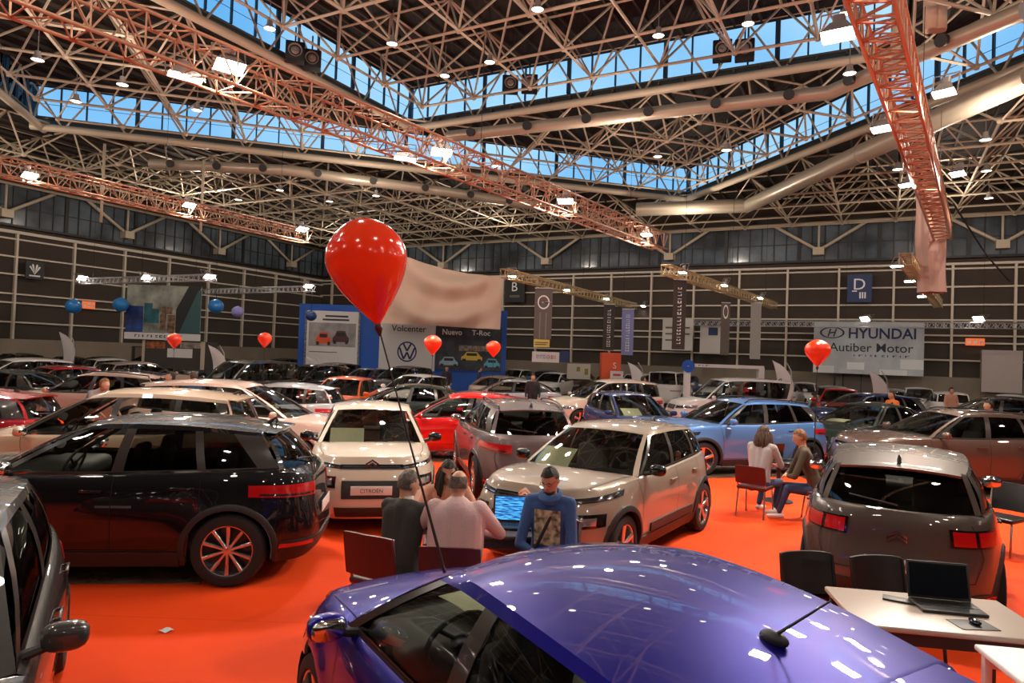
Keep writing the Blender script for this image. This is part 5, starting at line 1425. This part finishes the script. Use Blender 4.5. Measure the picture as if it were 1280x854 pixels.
for px, py, D, m, lb in ((92,383,33,M_BALB,'blue hanging sphere at the far left of the silver truss'),(151,381,33.5,M_BALB,'blue hanging sphere touching the left edge of the picture banner'),(270,383,33,M_BALB,'blue hanging sphere just right of the picture banner'),
    (297,390,35,M_BALV,'pale violet hanging sphere right of the picture banner'),(389,395,38,mat('balloon_navy',(.02,.06,.20),.3),'dark blue hanging sphere in front of the left stand panel')):
    c = aty(px, py, D); r = .36 if m is M_BALB else .30; t = empty('hanging_sphere', c, 0, lb, 'sphere'); mb = MB(); mb.ell((0,0,0), (2*r,2*r,1.9*r), 0, None, 24, 16); mb.lathe([(.06,r*.93),(.05,r*1.02),(.001,r*1.03)],(0,0,0),'Z',12); mb.build('shell', m, t)
    mb = MB(); mb.tube((0,0,r*.95),(0,0,5.6-c.z),.012,5); mb.build('cord', M_TRIM, t)

# ================================================================ SIGNS, BANNERS, STANDS
m_navy = mat('sign_navy', (.015,.035,.13), .5); m_sign = mat('sign_silver', (.55,.60,.64), .45, noise=(.9,.75)); m_blue = mat('stand_blue', (.01,.10,.50), .5); m_ink = mat('ink_dark', (.03,.035,.05), .6)
m_greyb = mat('banner_grey', (.13,.11,.095), .6); m_darkb = mat('banner_dark', (.045,.03,.025), .6); m_lil = mat('banner_lilac', (.24,.25,.52), .6); m_orp = mat('pillar_orange', (.75,.10,.03), .5); m_gold2 = mat('label_yellow', (.65,.50,.12), .5); m_wt = mat('white_ink', (.85,.85,.85), .5)
def rect_on(pl, c, px0, py0, px1, py1):
    """a rectangle standing on a plane parallel to a wall; returns origin (centre), right vector, width, height"""
    f = atb if pl == 'b' else ata
    tl = f(px0, py0, c); tr = f(px1, py0, c); bl = f(px0, py1, c); br = f(px1, py1, c); right = V if pl == 'b' else U
    w = abs((tr-tl).dot(right)); z1 = (tl.z+tr.z)/2; z0 = (bl.z+br.z)/2
    cen = (tl+tr+bl+br)/4; cen.z = (z0+z1)/2; return cen, right, w, z1-z0
def face_rect(D, px0, py0, px1, py1):
    tl = aty(px0, py0, D); tr = aty(px1, py0, D); bl = aty(px0, py1, D); br = aty(px1, py1, D); cen = (tl+tr+bl+br)/4; z1 = (tl.z+tr.z)/2; z0 = (bl.z+br.z)/2; cen.z = (z0+z1)/2
    return cen, Vector((1,0,0)), (tr.x-tl.x+br.x-bl.x)/2, z1-z0
class Board:
    """flat sign with thickness; local frame r (right), up z, n towards the viewer"""
    def __init__(s, name, rc, m, label, cat, th=.06, group=None, part='panel'):
        s.c, s.r, s.w, s.h = rc; s.n = s.r.cross(ZV)
        s.t = empty(name, s.c-ZV*s.h/2, 0, label, cat, group); s.o = -(s.c-ZV*s.h/2)+s.c
        mb = MB(); s.slab(mb, 0, 0, s.w, s.h, -th, 0); s.panel = mb.build(part, m, s.t)
    def P(s, u, v, d=0): return s.o+s.r*(u*s.w)+ZV*(v*s.h)+s.n*d      # u,v in [-.5,.5]
    def slab(s, mb, u, v, w, h, d0, d1, mi=0):
        c = s.o+s.r*u+ZV*v; mb.poly([c-s.r*w/2-ZV*h/2+s.n*d0, c+s.r*w/2-ZV*h/2+s.n*d0, c+s.r*w/2+ZV*h/2+s.n*d0, c-s.r*w/2+ZV*h/2+s.n*d0], s.n*(d1-d0), mi)
    def rects(s, name, L, m, d=.012):
        mb = MB()
        for u0, v0, u1, v1 in L:
            s.slab(mb, (u0+u1)/2*s.w, (v0+v1)/2*s.h, (u1-u0)*s.w, (v1-v0)*s.h, 0, d)
            if name not in ('lettering', 'pictogram', 'print'): mb.build(name, m, s.t); mb = MB()
        if mb.v: return mb.build(name, m, s.t)
    def shape(s, name, pts, m, d=.012):
        mb = MB(); mb.poly([s.P(u, v) for u, v in pts], s.n*d); return mb.build(name, m, s.t)
    def text(s, txt, u, v, hh, m, width=None, bold=.0, vert=False):
        mb = MB(); r, up = (s.r, ZV) if not vert else (ZV, -s.r)
        text_mesh(mb, txt, s.P(u, v), r, up, hh*s.h if not vert else hh*s.w, 0, .016, width*(s.w if not vert else s.h) if width else None, bold=bold); return mb.build('lettering', m, s.t)
    def scribble(s, u0, u1, v, hh, m, seed=1, vert=False):
        rg = random.Random(seed); mb = MB(); x = u0
        while x < u1:
            w = rg.uniform(.018,.045); k = rg.choice((0,1,2))
            L = [(x, v-hh/2, x+w*.35, v+hh/2)] if k == 0 else [(x, v-hh/2, x+w*.3, v+hh/2), (x, v+hh*.25, x+w, v+hh/2)] if k == 1 else [(x, v-hh/2, x+w, v-hh*.25), (x, v+hh*.2, x+w, v+hh/2), (x, v-hh/2, x+w*.3, v+hh*.3)]
            for a, b, c, d in L:
                if vert: a, b, c, d = b, a, d, c
                s.slab(mb, (a+c)/2*s.w, (b+d)/2*s.h, abs(c-a)*s.w, abs(d-b)*s.h, 0, .014)
            x += w+.022
        return mb.build('lettering', m, s.t)
    def ring(s, u, v, rx, ry, t, m, d=.012, n=32):
        mb = MB(); c = s.P(u, v)
        i = [c+s.r*rx*(1-t)*math.cos(2*PI*k/n)+ZV*ry*(1-t)*math.sin(2*PI*k/n)+s.n*d for k in range(n)]; o = [c+s.r*rx*math.cos(2*PI*k/n)+ZV*ry*math.sin(2*PI*k/n)+s.n*d for k in range(n)]
        mb.grid([i, o], 0, False, closed=True); return mb.build('emblem', m, s.t)
# white dealer sign
S_ = Board('dealer_sign', rect_on('b', 1.3, 1017, 402, 1155, 468), m_sign, 'large silver white sign reading HYUNDAI Autiber Motor in front of the back wall', 'sign', .15)
S_.text('HYUNDAI', .13, .28, .20, m_navy, .60, .02); S_.text('Autiber Motor', .03, .01, .17, m_ink, .76, .006); S_.scribble(-.12, .38, -.15, .035, m_ink, 4)
S_.ring(-.325, .28, .13*S_.w*.9, .11*S_.h, .16, m_ink)
mb = MB(); cc = S_.P(-.325, .28, .012); k = S_.h*.075
for a, b in (((-.8,-1),(-.3,1)),((.3,-1),(.8,1)),((-.55,-.1),(.55,.1))): 
    A0 = cc+S_.r*a[0]*k*1.2+ZV*a[1]*k; B0 = cc+S_.r*b[0]*k*1.2+ZV*b[1]*k; e = ((B0-A0).cross(S_.n)).normalized()*k*.16; mb.add([A0-e,A0+e,B0+e,B0-e],[(0,1,2,3)])
mb.build('emblem', m_ink, S_.t)
S_.rects('cloud_print', [(-.18,-.42,-.02,-.28),(-.5,-.5,-.30,-.36),(.12,-.5,.36,-.40),(.30,-.38,.50,-.20)], mat('cloud_white', (.75,.78,.80), .5), .008)
S_.rects('post', [(-.30,-.95,-.28,-.5),(.16,-.95,.18,-.5)], M_TRIM, .03)
# wall lettering boards
S_ = Board('hall_sign', rect_on('b', .5, 1059, 343, 1090, 378), m_navy, 'square dark blue hall sign with a white letter D on the back wall', 'sign'); S_.text('D', .0, .16, .42, m_wt); S_.rects('pictogram', [(-.3,-.12,-.1,-.08),(.0,-.36,.06,-.14),(.1,-.36,.16,-.14),(.2,-.36,.26,-.14)], m_wt)
S_ = Board('hall_sign', rect_on('b', .5, 631, 348, 656, 378), m_black, 'square black hall sign with a white letter B right of the hanging cloth', 'sign'); S_.text('B', .0, .16, .40, m_wt); S_.rects('pictogram', [(-.25,-.30,.25,-.20)], m_greyb)
S_ = Board('wall_emblem', rect_on('a', .5, 32, 327, 55, 349), m_black, 'small black board with a white leaf emblem on the left wall', 'sign')
for a in (-.9,-.35,.35,.9): S_.shape('emblem', [(0,-.25),(.32*math.sin(a)-.06,.30*math.cos(a)),(.34*math.sin(a),.38*math.cos(a)),(.32*math.sin(a)+.06,.28*math.cos(a))], m_wt)
S_.rects('emblem', [(-.3,-.36,.3,-.28)], m_wt)
m_exit = mat('exit_red', (.45,.08,.03), .5, emit=(.9,.18,.05), es=.6)
for rc, lb in ((rect_on('a', .4, 103, 377, 119, 386), 'small lit orange-red exit sign on the left wall'), (rect_on('b', .4, 1207, 423, 1231, 432), 'small lit orange-red exit sign right of the white dealer sign')):
    S_ = Board('exit_sign', rc, m_exit, lb, 'exit sign', .08); S_.rects('arrow', [(-.4,-.2,-.22,.2),(-.05,-.2,.12,.2),(.25,-.2,.38,.2)], m_wt)
# wall box, door panel, small wall doors
S_ = Board('wall_panel', rect_on('b', .9, 1226, 438, 1279, 491), mat('panel_rose', (.45,.38,.37), .5), 'tall plain pinkish white panel standing at the right end of the back wall', 'panel', .3); S_.rects('edge', [(-.5,-.5,-.485,.5),(.485,-.5,.5,.5)], M_TRIM)
for i, (x0, x1) in enumerate(((1053,1100),(165,262))):
    rc = rect_on('b' if i == 0 else 'a', .22, x0, 470 if i == 0 else 437, x1, 488 if i == 0 else 460); rc[0].z = 1.05
    S_ = Board('door_%d' % (i+1), (rc[0], rc[1], rc[2], 2.1), mat('door_brown', (.16,.12,.10), .5), None, None, .08); S_.t['kind'] = 'structure'; S_.rects('frame', [(-.5,-.5,-.47,.5),(.47,-.5,.5,.5),(-.5,.47,.5,.5),(-.01,-.5,.01,.5)], M_TRIM)
# vertical banners under the brass trusses
def vban(rc, m, label, txt=None, tm=None): 
    S_ = Board('hanging_banner', rc, m, label, 'banner', .03); S_.rects('top_bar', [(-.52,.485,.52,.5)], m_alu, .05)
    if txt: S_.scribble(-.42, .36, 0, .30, tm or m_wt, txt, True)
    return S_
S_ = vban(face_rect(31, 668, 360, 690, 424), m_greyb, 'wide grey vertical banner with a ringed lightning emblem under the brass truss'); S_.ring(0, .22, S_.w*.34, S_.w*.40, .2, m_wt)
S_.shape('emblem', [(-.5,.20),(.1,.20),(.1,.235),(.5,.225),(-.1,.225),(-.1,.20)], m_wt, .02); S_.rects('stripe', [(-.2,-.5,-.14,.02),(.14,-.5,.2,.02)], mat('stripe_beige', (.25,.21,.18), .6))
S_ = Board('price_sign', face_rect(31, 667, 424.5, 687, 434), m_gold2, 'small yellow sign right below the wide grey banner', 'sign', .03); S_.rects('lettering', [(-.4,.05,.4,.15),(-.4,-.2,.3,-.1)], m_ink)
vban(face_rect(37, 754, 380, 768, 438), m_darkb, 'narrow dark brown vertical banner above the orange pillar', 3, m_wt)
S_ = vban(face_rect(39, 777, 386, 792, 444), m_lil, 'lilac vertical banner right of the orange pillar', 5, m_wt)
vban(face_rect(27, 841, 349, 857, 437), m_darkb, 'dark brown vertical banner hanging left of the short brass truss', 8, m_wt)
S_ = vban(face_rect(32, 901, 378, 912, 444), m_greyb, 'slim grey banner with a pointed oval emblem under the short brass truss'); S_.ring(0, .32, S_.w*.3, S_.w*.8, .25, m_wt)
vban(face_rect(36, 938, 378, 951, 449), mat('banner_pale', (.42,.40,.38), .6), 'slim pale grey banner at the right end of the short brass truss')
S_ = Board('info_board', rect_on('b', 1.6, 828, 399, 866, 438), mat('board_white', (.60,.58,.55), .5), 'white board with faint print behind the dark brown banner', 'board'); S_.rects('print', [(-.4,.2,.4,.25),(-.4,0,.4,.05),(-.4,-.2,.2,-.15)], m_greyb)
S_ = Board('info_board', rect_on('b', 1.6, 875, 407, 901, 442), mat('board_white', (.60,.58,.55), .5), 'white board with a small blue square, right of the faint print board', 'board'); S_.rects('print', [(-.1,.15,.35,.42)], m_navy)
# orange pillar and signs at its foot
S_ = Board('orange_pillar', face_rect(36, 752, 441, 776, 476), m_orp, 'orange-red advertising pillar standing between the cars', 'advertising pillar', .8); S_.text('S', .18, .05, .22, m_wt)
S_ = Board('placard', face_rect(35.5, 763, 464, 779, 474), m_white, 'small white placard leaning on the orange pillar', 'placard'); S_.rects('lettering', [(-.3,-.1,.3,.15)], mat('ink_red', (.6,.05,.05), .5))
S_ = Board('dealer_board', face_rect(34, 665, 440, 699, 453), m_white, 'white board with small violet and red lettering beside a dark blue square', 'sign'); S_.scribble(-.34, .04, .03, .34, m_lil, 12); S_.scribble(.08, .38, .03, .34, mat('ink_red', (.6,.05,.05), .5), 13)
Board('blue_board', face_rect(34, 699.5, 439, 711, 453), m_navy, 'dark blue square board right of the white lettered board', 'sign')
S_ = Board('display_wall', face_rect(36, 709, 455, 738, 474), mat('wall_paleg', (.45,.44,.38), .6), 'pale green-white display wall right of the dark blue board', 'display wall', .2); S_.rects('leaf_print', [(-.1,.0,.05,.3),(.25,-.2,.4,.2)], mat('leaf_olive', (.20,.20,.05), .6))
# portal
rc = face_rect(30, 857, 456, 955, 482)
S_ = Board('portal_frame', (rc[0]+ZV*rc[3]*.42, rc[1], rc[2], rc[3]*.16), m_white, 'white portal frame with a blue round emblem behind the white van', 'portal', .3, part='crossbar')
for s in (-1, 1): mb = MB(); S_.slab(mb, s*S_.w*.47, -(rc[0].z+rc[3]*.34)/2-S_.h*.0, S_.w*.07, rc[0].z+rc[3]*.34, -.3, -.005); mb.build('post', m_white, S_.t)
S_.ring(-.47, -.3, .28, .28, .9, m_blue, .02); S_.scribble(-.40, -.2, 0, .35, m_ink, 6)
# feather flags
def feather(px, D, h0, label, lean=.3):
    x = (px-640)/F*D; t = empty('feather_flag', (x, D, 0), 0, label, 'flag'); zt_ = h0
    mb = MB(); mb.path([(0,0,0),(0,0,zt_*.5),(-lean*.25,0,zt_*.85),(-lean,0,zt_)], .02, 6); mb.build('pole', m_alu, t)
    rows = []
    for i in range(13):
        s = i/12; z = lerp(zt_*.35, zt_, s); bx = -lean*max(0, (s-.2))**2*1.4; wd = .62*math.sin(PI*min(1,(s*.92+.1)))**.5*(1 if s < .95 else .4)
        rows.append([Vector((bx+wd*j/4-(.62*.9), .03*math.sin(j+s*5), z)) for j in range(5)])
    mb = MB(); mb.grid(rows, 0, True); mb.grid([[p+Vector((0,.01,0)) for p in r] for r in rows], 0, True); mb.build('sail', mat('flag_white', (.70,.66,.66), .7), t)
    mb = MB(); mb.lathe([(.3,0),(.3,.03),(.03,.05)], (0,0,0), 'Z', 12); mb.build('base', M_TRIM, t)
feather(94, 35.5, 2.75, 'white feather flag under the left wall, nearest the left edge'); feather(283, 32, 2.35, 'white feather flag right of the picture banner'); feather(806, 34, 2.25, 'white feather flag right of the orange pillar')
feather(992, 27, 2.55, 'white feather flag left of the white dealer sign'); feather(1112, 27, 2.3, 'white feather flag in front of the brown door under the dealer sign'); feather(402, 39.2, 1.9, 'white feather flag in front of the left stand panel')
# picture banner at left
rc = face_rect(34, 158, 357, 251, 416); S_ = Board('picture_banner', rc, mat('photo_pale', (.40,.45,.38), .5, noise=(1.2,.3)), 'large hanging banner with a blue and teal picture by the left wall', 'banner', .05)
S_.rects('picture_blue', [(-.5,-.5,-.27,.05)], mat('photo_blue', (.02,.07,.30), .5, noise=(2.2,.3))); S_.rects('picture_teal', [(-.26,-.30,-.06,.0),(-.26,0,-.15,.12)], mat('photo_teal', (.02,.16,.20), .5, noise=(2.5,.4)))
S_.shape('picture_dark', [(.17,-.5),(.30,-.5),(.5,.5),(.33,.5),(.17,0)], mat('photo_black', (.01,.012,.015), .5)); S_.shape('picture_green', [(.22,-.5),(.5,-.5),(.5,.42),(.46,.42)], mat('photo_green', (.03,.10,.11), .5), .016)
S_.rects('picture_figures', [(-.04,-.45,.04,-.1),(.06,-.5,.16,-.12),(-.02,-.1,.12,.05)], mat('photo_skin', (.28,.17,.10), .6, noise=(5,.2)), .014); S_.scribble(.30, .46, -.32, .05, m_wt, 2)
S_ = Board('name_strip', face_rect(33.8, 155, 416.5, 250, 425), m_white, 'white strip with dark lettering below the blue and teal picture banner', 'sign', .06); S_.scribble(-.36, .25, 0, .38, m_ink, 9)
S_ = Board('stand_kiosk', face_rect(34, 178, 426, 256, 461), mat('kiosk_dark', (.05,.04,.035), .6), 'kiosk with coloured posters under the picture banner', 'kiosk', 1.4, part='wall')
S_.rects('poster', [(-.48,.20,-.14,.46)], mat('poster_warm', (.5,.16,.06), .6, noise=(4,.25)), .02); S_.rects('poster', [(.10,.25,.48,.46)], mat('poster_white', (.5,.42,.36), .6, noise=(4,.3)), .02); S_.rects('poster', [(-.1,-.1,.30,.22)], m_white, .02); S_.rects('post', [(-.5,-.5,-.46,.5),(.44,-.5,.5,.5)], m_beige, .06)
# the blue and white stand
SD = 42
S_ = Board('exhibition_stand', (face_rect(SD, 373, 384, 633, 462)[0], *face_rect(SD, 373, 384, 633, 462)[1:]), m_blue, 'blue exhibition stand wall behind the red balloon', 'exhibition stand', 1.0, part='wall')
zb = S_.c.z-S_.h/2
if zb > 0: mb = MB(); S_.slab(mb, 0, -S_.h/2-zb/2, S_.w, zb, -1.0, -.1); mb.build('plinth', m_blue, S_.t)
S1 = Board('display_board', face_rect(SD-.12, 383, 389, 447, 463), m_white, 'white panel with a picture of two small cars on the blue stand', 'display panel', .05)
S1.rects('print', [(-.46,-.10,.46,.30)], mat('print_grey', (.40,.38,.38), .6, noise=(1.5,.6)))
def pic_car(B_, u, v, w, m):
    B_.shape('car_print', [(u-w,v-.05),(u+w,v-.05),(u+w,v+.02),(u+w*.75,v+.06),(u+w*.5,v+.14),(u-w*.5,v+.14),(u-w*.75,v+.06),(u-w,v+.02)], m, .016); B_.rects('print', [(u-w*.5,v+.05,u+w*.5,v+.11),(u-w*.9,v-.08,u-w*.55,v-.02),(u+w*.55,v-.08,u+w*.9,v-.02)], M_TRIM, .02)
pic_car(S1, -.17, 0, .15, m_orp); pic_car(S1, .17, .03, .16, mat('print_car_dark', (.10,.03,.03), .5)); S1.rects('lettering', [(-.15,.40,.3,.43),(-.2,.34,.32,.37)], m_ink); S1.rects('lettering', [(-.44,-.2,.1,-.19)], m_ink)
S1.rects('trim', [(-.54,-.5,-.505,.5),(.505,-.5,.54,.5)], mat('check_grey', (.3,.3,.34), .6, noise=(9,.2)))
S2 = Board('display_board', face_rect(SD-.12, 474, 402, 544, 463), m_white, 'white panel reading Volcenter above a round emblem on the blue stand', 'display panel', .05)
S2.text('Volcenter', .02, .36, .13, m_ink, .62, .008); rr_ = S2.h*.20; S2.ring(.0, -.12, rr_, rr_*1.05, .14, m_navy)
mb = MB(); cc = S2.P(0, -.12, .012)
def stroke(mb, c, pts, w, B_):
    for (a0, b0), (a1, b1) in zip(pts, pts[1:]):
        A0 = c+B_.r*a0+ZV*b0; B0 = c+B_.r*a1+ZV*b1; e = ((B0-A0).cross(B_.n)).normalized()*w; mb.add([A0-e,A0+e,B0+e,B0-e],[(0,1,2,3)])
stroke(mb, cc, [(-rr_*.38,rr_*.80),(0,rr_*.08),(rr_*.38,rr_*.80)], rr_*.09, S2); stroke(mb, cc, [(-rr_*.78,rr_*.42),(-rr_*.33,-rr_*.75),(0,-rr_*.05),(rr_*.33,-rr_*.75),(rr_*.78,rr_*.42)], rr_*.09, S2); mb.build('emblem', m_navy, S2.t)
S3 = Board('display_board', face_rect(SD-.12, 545, 408, 627, 463), mat('print_night', (.06,.07,.10), .5, noise=(1.6,.3)), 'dark picture panel reading Nuevo T-Roc on the blue stand', 'display panel', .05)
S3.text('Nuevo', -.26, .36, .13, m_wt, .30, .02); S3.text('T-Roc', .18, .36, .12, m_wt, .28, .01)
pic_car(S3, .05, -.22, .16, mat('print_yellow', (.70,.50,.06), .5)); pic_car(S3, -.30, -.35, .14, mat('print_ice', (.35,.50,.60), .5)); pic_car(S3, .36, -.36, .12, mat('print_cyan', (.10,.42,.62), .5)); S3.rects('print', [(-.15,-.06,.3,.06)], mat('print_beige', (.4,.32,.28), .6, noise=(6,.3)), .014)
# hanging cloth above it
tl, tr = aty(500, 322, 38), aty(629, 346, 36.5); rows = []
nx, nz = 46, 26
for j in range(nz+1):
    v = j/nz; row = []
    for i in range(nx+1):
        u = i/nx; a = aty(lerp(492,629,u), lerp(316,347,u), 38.6-u*2); b = aty(lerp(468,625,u), lerp(403,412,u), 38.6-u*2)
        p = a.lerp(b, v); p.z += -.35*math.sin(PI*u)*(1-v)*.6
        sag = .34*math.sin((v*3.6-1.6*(1-(2*u-1)**2))*3.0)*math.sin(PI*u)+.12*math.sin(u*30+v*2.5)*(.4+.6*abs(2*u-1))
        p.y += sag; row.append(p)
    rows.append(row)
org = rows[-1][nx//2].copy(); mb = MB(); mb.grid([[p-org for p in r] for r in rows], 0, True); mb.grid([[p-org+Vector((0,.03,0)) for p in r] for r in rows], 0, True)
o = mb.build('hanging_cloth', mat('cloth_beige', (.74,.54,.42), .85)); o.location = org; tag(o, 'large draped beige cloth hanging behind the red balloon above the stand', 'hanging cloth')
# rolled cloth at the right
a = aty(1163, 240, 24); b = aty(1165, 366, 24); t = empty('hanging_drape', b, 0, 'tall rolled beige drape hanging from the steep orange-lit truss', 'drape'); rows = []
for i in range(13):
    s = i/12; c = (a-b)*s; r = .42*(1-.06*math.sin(s*9)); rows.append([c+Vector((r*(1+.13*math.sin(5*k*2*PI/30+s))*math.cos(2*PI*k/30), r*(1+.13*math.sin(5*k*2*PI/30+s))*math.sin(2*PI*k/30), 0)) for k in range(30)])
mb = MB(); mb.grid(rows, 0, True, closed=True); mb.build('cloth_roll', mat('cloth_rose', (.60,.40,.33), .8), t)
mb = MB(); mb.tube((a-b)+Vector((-.5,0,.02)), (a-b)+Vector((.5,0,.02)), .03, 8); mb.tube(a-b, a-b+ZV*(7.3-a.z), .015, 6); mb.build('hanger', m_alu, t)
# cable at the right
mb = MB(); A0 = aty(1192, 255, 24); B0 = aty(1262, 352, 33); mb.path([Vector((0,0,0)), (B0-A0)*.5+Vector((0,0,-.25)), B0-A0], .035, 6); o = mb.build('cable', m_black); o.location = A0; tag(o, 'slack black cable running from the steep orange-lit truss down to the back wall', 'cable')
EXPO=0.2; SKY=1.0; PW=430
# ================================================================ LIGHT
sc = bpy.context.scene
sc.view_settings.view_transform = 'Standard'; sc.view_settings.look = 'None'; sc.view_settings.gamma = 1; sc.view_settings.use_curve_mapping = False
sc.view_settings.exposure = EXPO
w = bpy.data.worlds.new('sky'); sc.world = w; w.use_nodes = True; nt = w.node_tree; bg = nt.nodes['Background']
tc = nt.nodes.new('ShaderNodeTexCoord'); n = nt.nodes.new('ShaderNodeTexNoise'); n.inputs['Scale'].default_value = 4; r = nt.nodes.new('ShaderNodeValToRGB')
r.color_ramp.elements[0].color = (.20,.52,.86,1); r.color_ramp.elements[1].color = (.62,.86,1,1); r.color_ramp.elements[0].position = .35; r.color_ramp.elements[1].position = .7
nt.links.new(tc.outputs['Generated'], n.inputs['Vector']); nt.links.new(n.outputs['Fac'], r.inputs['Fac']); nt.links.new(r.outputs['Color'], bg.inputs['Color']); bg.inputs['Strength'].default_value = SKY
def alight(p, en, size, col=(1,.86,.72), tgt=None, spread=2.6):
    l = bpy.data.lights.new('lamp_light', 'AREA'); l.energy = en; l.size = size; l.color = col; l.spread = spread
    o = bpy.data.objects.new('lamp_light', l); C.objects.link(o); o.location = p
    t = Vector(tgt) if tgt else Vector((p.x, p.y, 0)); o.rotation_mode = 'QUATERNION'; o.rotation_quaternion = (t-Vector(p)).to_track_quat('-Z', 'Y'); return o
def plight(p, en, rad, col=(1,.86,.72)):
    l = bpy.data.lights.new('lamp_light', 'POINT'); l.energy = en; l.shadow_soft_size = rad; l.color = col
    o = bpy.data.objects.new('lamp_light', l); C.objects.link(o); o.location = p
for p, en in LP:
    if en >= 1: alight(Vector(p)+Vector((0,-.1,-.12)), 90*en, .4, tgt=Vector((p[0]*.7, p[1]-2, 0)))
for a, b in ((38,40),(46,38),(42,48),(34,46)): plight(H(a, b, 8.4), PW*.45, .3)  # added fill lights to brighten the near carpet, with no fixtures of their own
# high bays over the whole hall (those beyond the frame too)
for a in (10, 22, 34, 46, 58, 70):
    for b in (8, 20, 32, 44, 56):
        p = H(a, b, 9.6); plight(p, PW*(1.0 if b > 10 else .8), .22)
